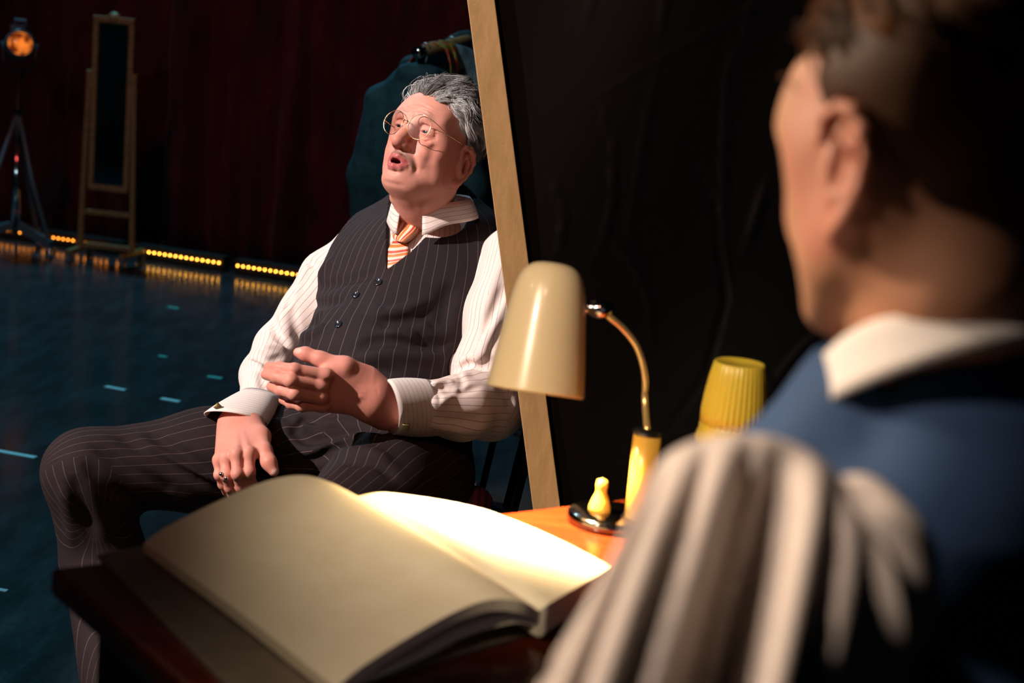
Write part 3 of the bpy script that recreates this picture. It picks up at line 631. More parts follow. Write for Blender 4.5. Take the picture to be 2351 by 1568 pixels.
GOLD = simple('gold_wire', (.83, .55, .28), .22, 1)
def glass_material():
    t = NT('spectacle_glass'); t.set(base=(1, 1, 1), rough=0, trans=1.0); t.b.inputs['IOR'].default_value = 1.05
    tr = t.N('ShaderNodeBsdfTransparent'); gl = t.N('ShaderNodeBsdfGlossy'); gl.inputs['Roughness'].default_value = .02
    mx = t.N('ShaderNodeMixShader'); fr = t.N('ShaderNodeFresnel'); fr.inputs['IOR'].default_value = 1.35
    t.L(fr.outputs[0], mx.inputs[0]); t.L(tr.outputs[0], mx.inputs[1]); t.L(gl.outputs[0], mx.inputs[2]); t.L(mx.outputs[0], t.out.inputs[0]); return t.m
LENSM = glass_material()
def glasses(parent):
    b = MB(); b.tube([hw(p) for p in spline(np.array([(.0075, .1140, -.001), (.003, .1185, .0035), (-.003, .1185, .0035), (-.0075, .1140, -.001)]), 9)], .0012, 8)
    top = b.build('spectacles', GOLD, parent)
    for s in (-1, 1):
        c = np.array([s*.0330, .1120, -.0030]); ax = nrm((s*.13, 1, -.05)); u = nrm(np.cross(ax, (0, 0, 1))); w = np.cross(u, ax); R0 = .0260
        ring = [c+R0*(math.cos(t)*u+math.sin(t)*w*1.0)+.0015*ax*math.cos(2*t) for t in np.linspace(0, 2*math.pi, 49)]
        MB().tube([hw(p) for p in ring], .00062, 6, False).build('rim', GOLD, top)
        lv = [c-.0006*ax]+[c+(R0-.0004)*(math.cos(t)*u+math.sin(t)*w)-.0006*ax for t in np.linspace(0, 2*math.pi, 49)[:-1]]
        lv += [p+.0012*ax for p in lv]; n = 49
        fs = [(0, 1+k, 1+(k+1) % 48) for k in range(48)]+[(n, n+1+(k+1) % 48, n+1+k) for k in range(48)]+[(1+k, n+1+k, n+1+(k+1) % 48, 1+(k+1) % 48) for k in range(48)]
        mesh_obj('lens', hw(np.array(lv)), fs, LENSM, top, smooth=False)
        e = c+R0*nrm((s, -.13, .05))
        MB().tube([hw(p) for p in spline(np.array([e, e+(s*.006, -.006, .002), (s*.0765, .060, .004), (s*.0835, .010, .004), (s*.0845, -.012, -.004), (s*.084, -.026, -.022)]), 24)], .0008, 6).build('temple_arm', GOLD, top)
    return top
# ================================================================ the seated man: pose
PC = P(872, 1050, 2.80); UT = nrm(P(978, 480, 2.90)-PC); FT = V(-.42, .1, .88); FT = nrm(FT-UT*(FT@UT)); TF = np.stack([np.cross(FT, UT), FT, UT])
def tw(x, y=None, z=None):
    q = np.array([x, y, z], float) if y is not None else np.asarray(x, float); return PC+q@TF
def tl(v): return (np.asarray(v, float)-PC)@TF.T
TSEAT = .455
RSH = tw(.165, -.015, .425); LSH = P(1178, 585, 2.76)
RELB = P(622, 800, 2.92); RWR = P(560, 945, 2.68)
LELB = P(1118, 925, 2.66); LWR = P(872, 920, 2.49)
RHIP = P(760, 1055, 2.80); RKNE = P(200, 1084, 2.60); LHIP = P(960, 1090, 2.68); LKNE = P(690, 1290, 2.22)
RANK = ray_z(300, 1760, .09); LANK = ray_z(640, 2050, .09)
def torso(F, g=0.0):
    """trunk, fattened by g"""
    F.ell(tw(0, -.005, .03), (.172+g, .125+g, .115+g), TF, .03)
    F.ell(tw(0, .040, .165), (.166+g, .148+g, .160+g), TF, .06)
    F.ell(tw(.006, .000, .335), (.192+g, .124+g, .165+g), TF, .06)
    F.cone(tw(-.140, -.02, .440), tw(.150, -.02, .425), .050+g, .050+g, .04)
    for s_ in (-1, 1): F.cone(tw(s_*.038, -.035, .520), tw(s_*.13, -.03, .462), .050+g, .044+g, .04)
    F.cone(tw(0, -.025, .43), tw(0, -.015, .50), .085+g, .066+g, .04)
    return F
# ---------------------------------------------------------------- bare body (head, neck, hands show; the rest carries the clothes)
def body_core():
    F = torso(Field(), -.012)
    F.chain([RSH, RELB, P(602, 862, 2.84), P(596, 912, 2.76), P(565, 945, 2.68)], [.040, .030, .022, .016, .016], .03); F.chain([LSH, LELB, LWR], [.045, .040, .030], .03)
    F.chain([RHIP, P(480, 1060, 2.69), RKNE, P(240, 1290, 2.66), RANK], [.07, .06, .045, .036, .03], .03); F.chain([LHIP, P(870, 1150, 2.50), LKNE, LANK], [.07, .06, .045, .03], .03)
    for a, k in ((RANK, RKNE), (LANK, LKNE)):
        d = nrm(np.array([FT[0], FT[1], 0])); F.cone(a+(0, 0, -.045), a+d*.15+(0, 0, -.055), .032, .026, .03)
    F.chain([NECKB, tw(0, -.02, .47)], [.058, .07], .03)
    return F
def finger(F, pts, r, k=.004):
    p = [P(*a) for a in pts]; F.chain(p, [r*1.05, r*1.0, r*.96, r*.84][:len(p)], k)
    for i in range(1, len(p)-1): F.ballv(p[i], r*.96, .006)
    return p
def hand_creases(F, p, r):
    tow = nrm(CC-p[1])
    for i in (1, 2):
        if i >= len(p)-1: continue
        ax = nrm(p[i+1]-p[i-1]); s = nrm(np.cross(ax, tow))
        for o in (-.0028, 0, .0028):
            c = p[i]+tow*r*.95+ax*o; F.stroke([c-s*r*.55-tow*.0012, c, c+s*r*.55-tow*.0012], .0010, -.0008, False)
def hand_left():
    F = Field(); W_ = LWR
    F.chain([LELB+.35*(W_-LELB), P(905, 925, 2.52), P(862, 908, 2.485)], [.040, .034, .033], .02)
    F.cone(P(880, 945, 2.51), P(850, 935, 2.49), .030, .028, .03)
    fs = [([(748, 862, 2.425), (676, 849, 2.405), (642, 845, 2.425), (617, 843, 2.45)], .0108),
          ([(738, 886, 2.425), (668, 874, 2.395), (636, 866, 2.415), (611, 860, 2.445)], .0108),
          ([(738, 912, 2.430), (676, 904, 2.400), (646, 896, 2.420), (623, 888, 2.445)], .0104),
          ([(742, 932, 2.445), (694, 932, 2.422), (669, 926, 2.435), (650, 918, 2.455)], .0094)]
    for (x, y, D), r in (((748, 862, 2.432), .0138), ((740, 886, 2.432), .0138), ((742, 911, 2.437), .0134), ((748, 932, 2.452), .0120)):
        F.cone(P(852, 898+(y-886)*.55, 2.485), P(x, y, D+.008), .024, r, .016)
    ps = []
    for pts, r in fs: ps.append((finger(F, pts, r), r))
    F.chain([P(838, 868, 2.48), P(792, 842, 2.455), P(735, 824, 2.455), P(702, 813, 2.46), P(684, 809, 2.465)], [.024, .0165, .0118, .0108, .0082], .012)
    F.cone(P(815, 868, 2.49), P(762, 858, 2.45), .020, .013, .016)      # web of the thumb
    for p, r in ps: hand_creases(F, p, r); F.ballv(p[0]+nrm(CC-p[0])*.003, .0102, .010)
    for a, b in (((846, 892, 2.45), (756, 868, 2.41)), ((846, 902, 2.45), (752, 888, 2.41)), ((846, 912, 2.455), (756, 910, 2.415))):
        F.stroke([P(*a), P(*b)], .0042, .0016)
    for a, b in (((800, 880, 2.43), (742, 874, 2.41)), ((800, 900, 2.43), (744, 899, 2.41)), ((804, 918, 2.44), (752, 922, 2.42))):
        F.stroke([P(*a), P(*b)], .0040, -.0022)
    F.stroke([P(862, 868, 2.45), P(868, 905, 2.45)], .003, -.0012); F.stroke([P(826, 870, 2.44), P(800, 905, 2.43), P(770, 912, 2.42)], .0024, .0012)
    return F
def hand_right():
    F = Field()
    F.chain([P(592, 915, 2.745), P(562, 950, 2.665), P(555, 978, 2.615)], [.020, .026, .029], .02)
    fs = [([(572, 1040, 2.500), (572, 1084, 2.488), (577, 1112, 2.505), (580, 1136, 2.53)], .0102),
          ([(543, 1042, 2.495), (545, 1088, 2.480), (553, 1116, 2.500), (558, 1142, 2.53)], .0102),
          ([(519, 1050, 2.510), (520, 1090, 2.495), (529, 1118, 2.515), (535, 1144, 2.54)], .0104),
          ([(503, 1056, 2.540), (503, 1090, 2.530), (512, 1112, 2.545), (519, 1130, 2.565)], .0084)]
    for (x, y, D), r in (((572, 1040, 2.51), .0150), ((545, 1042, 2.505), .0150), ((522, 1048, 2.52), .0140), ((508, 1052, 2.545), .0125)):
        F.cone(P(552+(x-545)*.5, 976, 2.615), P(x, y, D+.006), .024, r, .020)
    ps = [(finger(F, pts, r), r) for pts, r in fs]
    F.chain([P(575, 975, 2.615), P(597, 1003, 2.56), P(607, 1036, 2.515), P(618, 1062, 2.500), P(629, 1082, 2.495)], [.022, .0175, .0125, .0118, .0092], .012)
    F.cone(P(572, 985, 2.60), P(582, 1030, 2.53), .022, .012, .018)
    for p, r in ps: hand_creases(F, p, r); F.ballv(p[0]+nrm(CC-p[0])*.0025, .0110, .010)
    for a, b in (((552, 975, 2.58), (570, 1035, 2.49)), ((546, 975, 2.58), (544, 1036, 2.485)), ((540, 978, 2.58), (520, 1042, 2.50))):
        F.stroke([P(*a), P(*b)], .0045, .0020)
    for a, b in (((560, 1005, 2.55), (558, 1045, 2.48)), ((538, 1005, 2.55), (532, 1048, 2.49))): F.stroke([P(*a), P(*b)], .0045, -.0024)
    return F
def nails(v, spots):
    a = np.zeros(len(v), np.float32)
    for c, n, r in spots:
        d = v-c; h = d@n; t = np.sqrt(np.maximum(0, (d**2).sum(1)-h*h)); a = np.maximum(a, sm(r-t, 0, .0012)*(h > -.004))
    return a
def zeros_attrs(n, **k):
    d = {q: np.zeros(n, np.float32) for q in ('lip', 'inner', 'must', 'stub', 'red', 'brow', 'nail')}; d.update(k); return d
def join_mesh(items):
    V_, F_, A_ = [], [], {}; n = 0
    for v, f, a in items:
        V_.append(v); F_.append(f+n); n += len(v)
        for q, w in a.items(): A_.setdefault(q, []).append(w)
    return np.concatenate(V_), np.concatenate(F_), {q: np.concatenate(w) for q, w in A_.items()}
def fbounds(F, pad=.03):
    lo = np.full(3, 9.); hi = -lo
    for kind, fn, c, r, k in F.ops:
        if kind == 'u': lo = np.minimum(lo, c-r-pad); hi = np.maximum(hi, c+r+pad)
    return lo, hi
def fill_holes(o, n=8):
    bm = bmesh.new(); bm.from_mesh(o.data); e = [x for x in bm.edges if x.is_boundary]
    if e: bmesh.ops.holes_fill(bm, edges=e, sides=n); bmesh.ops.triangulate(bm, faces=[f for f in bm.faces if len(f.verts) > 4])
    for f in bm.faces: f.smooth = True
    bm.to_mesh(o.data); bm.free()
MANL = np.array([PC[0], PC[1], 0.0])
man = empty('person', MANL, 'grey-haired man in pinstriped waistcoat, striped tie and round spectacles, seated and speaking', 'person')
v, f = polygonise(head_speaking(NECKL), (-.11, -.14, -.21), (.11, .15, .15), .0014); ha = head_attrs(v); ha['nail'] = np.zeros(len(v))
items = [(hw(v), f, ha)]
for F, spots in ((hand_left(), [(P(684, 806, 2.458), nrm(CC-P(684, 809, 2.465)+.6*V(0, 1, 0)), .0062)]), (hand_right(), [(P(631, 1083, 2.487), nrm(CC-P(629, 1082, 2.49)+V(.5, 0, 0)), .0066)])):
    lo, hi = fbounds(F); v, f = polygonise(F, lo, hi, .0015)
    w = v; red = np.zeros(len(v), np.float32)
    items.append((v, f, zeros_attrs(len(v), nail=nails(v, spots), red=np.full(len(v), .55, np.float32))))
F = body_core(); lo, hi = fbounds(F); v, f = polygonise(F, lo, hi, .006); items.append((v, f, zeros_attrs(len(v))))
v, f, a = join_mesh(items); body = mesh_obj('body', v, f, SKIN, man, attrs=a); fill_holes(body)
for s in (-1, 1): eyeball(man, hw((s*.0335, .0790, -.001+s*.0012)), np.array((.12, 1, -.22))@HF, .0121*HS)
v, f = hair_cap(hw); v2, f2, t2 = hair_strands(hw, 10000)
v3, f3, t3 = hair_strands(hw, 3600, 17, .0005, .036, .95, -.9, 1.5, locks=46, only=lambda q: q[1] > .030 and q[2] < .105 and q[2] > .045, light=.18)
v4, f4, t4 = hair_strands(hw, 700, 23, .0005, .026, .62, 1.1, 1.5, locks=9, only=lambda q: q[1] > .040 and q[0] > .012 and q[2] > .05, light=.1)
v, f, a = join_mesh([(v, f, dict(tone=np.full(len(v), .12))), (v2, f2, dict(tone=t2)), (v3, f3, dict(tone=t3)), (v4, f4, dict(tone=t4))]); mesh_obj('hair', v, f, HAIRM, man, attrs=a)
glasses(man)
# ---------------------------------------------------------------- clothes
def pxs(F, pts, D0=2.0):
    """points on the cloth as seen from the lens: drops each pixel onto the modelled surface"""
    return [F.march(P(x, y, D0), P(x, y, D0)-CC) for x, y in pts]
def folds(F, lst, gain=1.0):
    G = Field(); G.ops = list(F.ops)
    for pts, w, a in lst:
        q = [p for p in pxs(G, spline(np.array(pts, float), 9)) if np.linalg.norm(p-CC) < 4]
        if len(q) > 2: F.stroke(q, w, a*gain)
def cloth_noise(v, sc_, amp, seed=0):
    r = np.random.default_rng(seed); o = np.zeros(len(v))
    for i in range(9):
        k = r.normal(size=3)*sc_*(1+i*.35); o += np.sin(v@k+r.random()*6.3)*amp/(1+i*.5)
    return o
def ang(v, a, b, ref):
    z = nrm(b-a); y = ref-z*(ref@z); y = nrm(y); x = np.cross(y, z); q = v-a; return np.arctan2(q@x, q@y)
WOOL = pinstripe('pinstripe_wool', (.022, .015, .016), (.26, .17, .15), .045, fade=.40, spec=.12)
WOOLV = pinstripe('pinstripe_waistcoat', (.024, .018, .021), (.28, .19, .18), .036, fade=.50, spec=.12)
SHIRT = pinstripe('striped_shirt', (.86, .72, .67), (.20, .11, .11), .085, rough=.7, fade=.75, fuzz=500, var=.06)
CUFFM = pinstripe('cuff_cloth', (.88, .78, .73), (.25, .17, .16), .085, rough=.7, fade=.6, fuzz=500, var=.05)
# shirt: trunk and sleeves
COLC0 = P(992, 462, 2.81); CN0 = nrm(np.cross(TF[0], nrm(FT-.50*UT))); CN0 = CN0 if CN0@UT > 0 else -CN0
F = torso(Field(), .001)
F.chain([tw(.140, -.015, .405), P(755, 640, 2.93), P(706, 716, 2.92), P(642, 798, 2.915)], [.060, .055, .050, .048], .03)
F.chain([P(640, 800, 2.915), P(606, 862, 2.83), P(600, 910, 2.76)], [.050, .045, .042], .02)
F.chain([P(1185, 590, 2.77), P(1150, 720, 2.72), P(1120, 850, 2.67), P(1116, 925, 2.66)], [.064, .060, .060, .064], .03)
F.chain([P(1116, 925, 2.66), P(1060, 936, 2.60), P(985, 935, 2.55)], [.063, .058, .049], .02)
F.ballv(P(1135, 935, 2.67), .055, .03)
F.fn(lambda p: np.where(np.linalg.norm(p-COLC0, axis=1) < .16, (p-COLC0)@CN0+.004, -1).astype(np.float32), COLC0, .3, 0, 'i')
folds(F, [([(700, 590), (722, 610), (735, 600)], .007, -.010), ([(712, 600), (690, 640), (668, 700)], .010, .006), ([(660, 690), (648, 730), (664, 775)], .010, .008), ([(672, 700), (676, 740), (690, 790)], .008, -.008),
    ([(628, 735), (640, 770), (662, 800)], .009, -.009), ([(600, 800), (630, 795), (660, 802)], .007, .008), ([(580, 822), (615, 828), (650, 815)], .007, -.008), ([(560, 830), (590, 838), (615, 860)], .007, .007),
    ([(610, 840), (600, 870), (612, 900)], .007, -.006), ([(575, 870), (570, 895), (580, 915)], .006, -.005), ([(690, 640), (672, 680), (640, 735)], .006, -.006), ([(770, 500), (735, 560), (705, 600)], .009, .003),
    ([(1152, 600), (1130, 660), (1105, 740)], .010, .006), ([(1160, 650), (1140, 700), (1112, 770)], .008, -.008), ([(1158, 690), (1110, 800), (1080, 850)], .009, .007), ([(1160, 740), (1130, 800), (1100, 845)], .008, -.007),
    ([(1052, 850), (1075, 835), (1110, 842), (1150, 815)], .008, -.012), ([(1048, 842), (1080, 820), (1130, 810)], .009, .010), ([(1048, 868), (1080, 858), (1120, 868), (1160, 890)], .009, .010),
    ([(990, 885), (1020, 876), (1045, 880)], .007, .008), ([(985, 905), (1008, 890), (1030, 892)], .005, -.009), ([(985, 920), (1010, 925), (1040, 905), (1075, 885)], .007, .006), ([(1020, 905), (1060, 900), (1105, 885)], .006, -.006),
    ([(990, 950), (1040, 965), (1120, 960)], .010, -.004), ([(985, 975), (1050, 990), (1130, 985)], .010, .004), ([(1140, 880), (1165, 910), (1175, 940)], .009, -.006), ([(1000, 890), (1010, 915), (1000, 935)], .004, -.004), ([(1048, 850), (1062, 880), (1050, 900)], .006, -.004)], 1.25)
lo, hi = fbounds(F); v, f = polygonise(F, lo, hi, .0032); q = tl(v)
dR = np.linalg.norm(v-(RSH+RELB)/2, axis=1); s = np.arctan2(q[:, 0], q[:, 1]+.05)/.070
def seg(v, a, b): ba = b-a; h = np.clip((v-a)@ba/(ba@ba), 0, 1); return np.linalg.norm(v-a-h[:, None]*ba, axis=1)
bones = [(tw(.15, -.015, .42), RELB, .0105/.060), (RELB, RWR, .0105/.05), (LSH, LELB, .0105/.062), (LELB, LWR, .0105/.055)]
dd = [seg(v, a, b) for a, b, _ in bones]; trunk = np.maximum(0, np.abs(q[:, 0])-.13) <= 0
k = np.argmin(np.stack(dd+[np.where(trunk, .0, .9)]), 0)
for i, (a, b, w) in enumerate(bones): m = k == i; s[m] = ang(v[m], a, b, -FT)/w
nn = cloth_noise(v, 40, .0010); shirt = mesh_obj('shirt', v, f, SHIRT, man, attrs=dict(sc=s))
# cuffs
def cuff(c0, c1, u0, w0, u1, w1, slant=(0, 0, 0), name='cuff', n=48, bulge=.06):
    z = c1-c0; G = []
    for t in np.linspace(0, 2*math.pi, n, endpoint=False):
        row = []
        for h in np.linspace(0, 1, 9):
            u = u0*(1-h)+u1*h; w = w0*(1-h)+w1*h; row.append(c0+z*h+(u*math.cos(t)+w*math.sin(t))*(1+bulge*math.sin(h*math.pi))+np.asarray(slant)*h*(math.cos(t)))
        G.append(row)
    m = MB().grid(G, True); o = m.build(name, CUFFM, man)
    s = np.array([h for _ in range(n) for h in np.linspace(0, 1, 9)])*np.linalg.norm(z)/.0095
    at = o.data.attributes.new('sc', 'FLOAT', 'POINT'); at.data.foreach_set('value', s.astype(np.float32)); solidify(o, .0022, 0); return o
cR = cuff(P(598, 908, 2.745), P(541, 963, 2.625), V(.038, -.006, .010), V(.006, .014, .042), V(.057, -.008, .0), V(.0, .016, .050))
cL = cuff(P(990, 936, 2.555), P(893, 935, 2.50), V(-.004, .050, .012), V(.02, -.006, .038), V(-.004, .048, .018), V(.02, -.004, .038))
BRASS = simple('brass', (.42, .36, .16), .35, 1); SILVER = simple('silver', (.75, .75, .78), .18, 1)
MB().box(P(500, 934, 2.590), (.012, .012, .006), frame(nrm(CC-P(502, 933, 2.63)+V(0, .3, 0)), V(.5, .5, 0))).build('cufflink', BRASS, cR, bev=.001)
# waistcoat
F = torso(Field(), .012)
F.ell(tw(.02, .075, .14), (.13, .115, .11), TF, .05)
G = Field(); G.ops = list(F.ops); vpx = lambda L_: sorted([(a[2], a[0]) for a in map(tl, pxs(G, L_)) if abs(a[2]) < 1])
COLC = P(992, 462, 2.81); CF_ = nrm(FT-.50*UT); CN_ = nrm(np.cross(TF[0], CF_)); CN_ = CN_ if CN_@UT > 0 else -CN_
VL = vpx([(887, 617), (887, 590), (887, 560), (887, 530), (888, 500), (890, 480)]); VR = vpx([(889, 617), (915, 598), (940, 580), (965, 555), (990, 530), (1015, 508), (1040, 485)])
VT = min(VL[0][0], VR[0][0])
def vcut(p):
    q = (p.astype(float)-PC)@TF.T; x, y, z = q.T
    hi_ = np.interp(z, [a for a, _ in VL]+[.55], [b for _, b in VL]+[VL[-1][1]+.035]); lo_ = np.interp(z, [a for a, _ in VR]+[.56], [b for _, b in VR]+[VR[-1][1]-.02])
    d = np.maximum(np.maximum(x-hi_, lo_-x)*.85, -(y+.02)); d = np.maximum(d, (VT-z)*.6); return (-d).astype(np.float32)
def arm_cut(p):
    q = (p.astype(float)-PC)@TF.T; x, y, z = q.T
    R1 = np.interp(z, [.14, .20, .27, .33, .40, .46, .52], [.35, .215, .192, .182, .172, .160, .15]); L1 = np.interp(z, [.16, .22, .27, .31, .37, .433, .5], [.35, .20, .176, .170, .176, .186, .20])
    return np.maximum(x-R1, -x-L1).astype(np.float32)
F.fn(vcut, tw(0, .1, .4), .35, 0, 'i')
F.cone(COLC+CN_*.12, COLC-CN_*.045, .080, .068, .004, 's')
F.fn(arm_cut, PC, .9, 0, 'i')
F.fn(lambda p: ((.010+.03*np.abs((p-PC)@TF[0])-(p.astype(float)-PC)@UT)).astype(np.float32), PC, .4, 0, 'i')
folds(F, [([(665, 755), (700, 750), (735, 725)], .013, -.014), ([(690, 705), (730, 700), (790, 690)], .010, -.006), ([(690, 680), (740, 660), (820, 640), (870, 622)], .012, -.004), ([(680, 775), (720, 765), (750, 745)], .010, .009),
    ([(850, 700), (880, 720), (930, 710), (985, 690)], .012, .006), ([(860, 735), (900, 740), (960, 730), (1010, 700)], .012, -.007), ([(960, 715), (985, 730), (1010, 755)], .008, -.011), ([(950, 770), (970, 785), (1000, 790), (1040, 785)], .009, -.010),
    ([(820, 800), (880, 785), (950, 795), (1025, 802)], .012, -.009), ([(820, 820), (890, 810), (960, 815), (1030, 830)], .014, .007), ([(880, 760), (930, 765), (960, 780)], .012, .005), ([(1040, 650), (1020, 700), (1010, 760)], .016, -.006),
    ([(1050, 800), (1040, 830), (1045, 870)], .010, -.005), ([(760, 590), (730, 640), (700, 690)], .016, .004), ([(800, 840), (850, 850), (930, 855)], .010, -.003), ([(700, 800), (690, 850), (680, 900)], .018, .003)], 1.9)
lo, hi = fbounds(F, .01); v, f = polygonise(F, lo, hi, .0028); q = tl(v)
s = np.arctan2(q[:, 0]+.10*0, q[:, 1]+.03)/.112+.35+cloth_noise(v, 14, .05, 3)
vest = mesh_obj('waistcoat', v, f, WOOLV, man, attrs=dict(sc=s)); VF = F
BUT = simple('dark_horn_button', (.02, .022, .03), .12, spec=.8)
for x, y in ((868, 648), (817, 678), (777, 745)):
    c, = pxs(VF, [(x, y)]); e, = pxs(VF, [(x+12, y)]); g, = pxs(VF, [(x, y+12)]); n = nrm(np.cross(g-c, e-c)); n = n if n@(CC-c) > 0 else -n
    b = MB().lathe([(.0001, -.001), (.0078, -.001), (.0084, .0012), (.0080, .0026), (.0062, .0030), (.0052, .0018), (.0001, .0016)], c, n, 24).build('button', BUT, vest)
MB().box(P(932, 981, 2.478), (.012, .012, .006), frame(nrm(V(-.1, -.3, 1)), V(.1, 1, 0))).build('cufflink', BRASS, cL, bev=.001)
# trousers
F = Field()
F.ell(tw(0, -.005, .03), (.180, .140, .118), TF, .03)
F.ell(tw(0, .045, .085), (.168, .140, .075), TF, .05)
F.chain([RHIP, P(480, 1056, 2.69), RKNE], [.100, .090, .075], .05); F.chain([RKNE, P(240, 1290, 2.66), RANK], [.076, .074, .062], .03)
F.chain([LHIP, P(870, 1150, 2.50), LKNE], [.108, .100, .082], .05); F.chain([LKNE, LANK], [.080, .060], .03)
F.cone(P(700, 1040, 2.72), P(870, 1040, 2.66), .085, .085, .05)
folds(F, [([(269, 1002), (380, 1060), (519, 1135)], .010, -.010), ([(218, 1028), (320, 1085), (437, 1145)], .010, -.010), ([(335, 992), (420, 1040), (504, 1099)], .009, -.009), ([(190, 1060), (250, 1120), (330, 1170)], .010, -.008),
    ([(300, 1015), (400, 1065), (520, 1120)], .010, .006), ([(240, 1040), (340, 1095), (450, 1150)], .010, .006), ([(165, 1090), (190, 1160), (215, 1250)], .012, -.006), ([(140, 1110), (155, 1180), (170, 1260)], .012, .004),
    ([(640, 990), (625, 1020), (650, 1070), (690, 1075)], .013, -.016), ([(600, 960), (640, 975), (670, 1000)], .012, .010), ([(660, 985), (720, 1015), (790, 1000), (850, 985)], .011, -.010), ([(650, 1000), (700, 1035), (760, 1030)], .010, .008),
    ([(690, 1065), (760, 1030), (850, 1010), (900, 1005)], .010, -.010), ([(700, 1045), (780, 1010), (880, 1000)], .010, .010), ([(770, 1040), (840, 1035), (900, 1060)], .012, .006), ([(780, 1060), (860, 1065), (910, 1100)], .012, -.006), ([(680, 985), (700, 965), (740, 975)], .008, -.010),
    ([(660, 955), (720, 975), (800, 965)], .008, .006), ([(450, 1150), (500, 1160), (540, 1150)], .012, -.008)], 1.7)
lo, hi = fbounds(F, .01); v, f = polygonise(F, lo, hi, .0034); q = tl(v)
s = np.arctan2(q[:, 0], q[:, 1]+.05)/.13
bones = [(RHIP, RKNE, .018/.088, V(0, 1, .3)), (RKNE, RANK, .018/.07, V(-1, .3, .3)), (LHIP, LKNE, .018/.095, V(0, 1, .3)), (LKNE, LANK, .018/.07, V(-1, .3, .3))]
dd = [seg(v, a, b) for a, b, _, _ in bones]; k = np.argmin(np.stack(dd+[np.where(q[:, 2] > .06, 0, .9)]), 0)
for i, (a, b, w, ref) in enumerate(bones): m = k == i; s[m] = ang(v[m], a, b, ref)/w
s += cloth_noise(v, 16, .05, 5); mesh_obj('trousers', v, f, WOOL, man, attrs=dict(sc=s))
# collar, tie, ring, shoes
def depth_on(F, x, y, fall=2.7):
    p, = pxs(F, [(x, y)]); d = float((p-CC)@-CR[:, 2]); return d if d < 4 else fall
CHEST = torso(Field(), .004); CHEST.chain([NECKB, tw(0, -.02, .47)], [.062, .072], .03)
def lay(pts, off):
    return [(x, y, depth_on(CHEST, x, y)-off) for x, y in pts]
def sheet(name, rows, mat, parent, n=10, m=16, t=.002, attr_sc=None, per=.0095, along=0, off=0):
    """rows: list of polylines of the same length in (px, py, depth); a smooth cloth panel through them"""
    R_ = [spline(np.array([P(*a) for a in r]), m) for r in rows]; G = np.stack([spline(np.array([r[j] for r in R_]), n) for j in range(m)])
    o = MB().grid(G).build(name, mat, parent)
    if attr_sc is not None:
        A, B = G.shape[:2]; i, j = np.meshgrid(np.arange(A), np.arange(B), indexing='ij'); L0 = np.linalg.norm(np.diff(G[:, 0], axis=0), axis=1).sum(); L1 = np.linalg.norm(np.diff(G[0], axis=0), axis=1).sum()
        s = attr_sc(i/(A-1), j/(B-1), L0, L1)/per; at = o.data.attributes.new('sc', 'FLOAT', 'POINT'); at.data.foreach_set('value', s.ravel().astype(np.float32))
    if t: solidify(o, t, off)
    return o
def wing(a0, a1, n=34):
    G = []
    for th in np.radians(np.linspace(a0, a1, n)):
        d_ = math.cos(th)*CF_+math.sin(th)*TF[0]; tp_ = math.exp(-((abs(math.degrees(th))-abs(a0))/20)**2); r0_ = .073; row = []
        for h in np.linspace(0, 1, 5): row.append(COLC0+d_*(r0_+.003*h)+CN_*(-.012+.016*h))
        for h in np.linspace(.2, 1, 6): row.append(COLC0+d_*(r0_+.005+(.013+.004*tp_)*h)+CN_*(.005-(.040+.018*tp_)*h))
        G.append(row)
    o = MB().grid(np.array(G)).build('collar', SHIRT, shirt); sc_ = np.tile(np.array([0, .4, .8, 1.2, 1.6, 2, 2.8, 3.6, 4.4, 5.2, 6.0])+.3, n)
    at = o.data.attributes.new('sc', 'FLOAT', 'POINT'); at.data.foreach_set('value', sc_.astype(np.float32)); solidify(o, .002, 0)
wing(-16, -180); wing(20, 180)
def tie_material():
    t = NT('striped_tie'); s = attr(t, 'sc'); f = t.math('FRACT', s)
    c = t.ramp(f, [(0, (.80, .68, .55)), (.29, (.80, .68, .55)), (.31, (.62, .07, .03)), (.55, (.62, .07, .03)), (.57, (.80, .68, .55)), (.66, (.80, .68, .55)), (.68, (.85, .20, .03)), (.97, (.85, .20, .03)), (1, (.80, .68, .55))])
    t.L(c, t.b.inputs['Base Color']); t.set(rough=.45, sheen=.2); t.bump(t.noise(800, 2), .2, .0004); return t.m
TIEM = tie_material()
kd = lambda a, b: (lambda i, j, L0, L1: i*L0*a+j*L1*b)
tie = sheet('tie', [lay([(908, 512), (904, 530), (903, 544), (911, 553)], .003), lay([(930, 506), (926, 526), (918, 545), (917, 555)], .020), lay([(955, 508), (950, 528), (936, 546), (926, 556)], .020), lay([(966, 514), (958, 534), (944, 549), (930, 556)], .003)], TIEM, man, t=.004, attr_sc=kd(.35, 1), per=.021)
tie['label'] = 'orange, red and cream striped tie'
sheet('tie_blade', [lay([(908, 548), (894, 568), (887, 588), (884, 606), (882, 624)], .001), lay([(920, 552), (910, 572), (902, 592), (896, 608), (890, 624)], .004), lay([(934, 553), (938, 572), (934, 590), (916, 606), (898, 624)], .001)], TIEM, tie, t=.003, attr_sc=kd(1.0, .30), per=.021)
sheet('tie_band', [lay([(960, 514), (980, 504), (998, 494)], .006), lay([(962, 530), (984, 517), (1002, 506)], .005)], TIEM, tie, t=.003, attr_sc=kd(.2, 1), per=.021)
sheet('tie_band', [lay([(908, 496), (906, 506), (908, 516)], .005), lay([(922, 500), (922, 508), (922, 518)], .008)], TIEM, tie, t=.003, attr_sc=kd(.3, 1), per=.021)
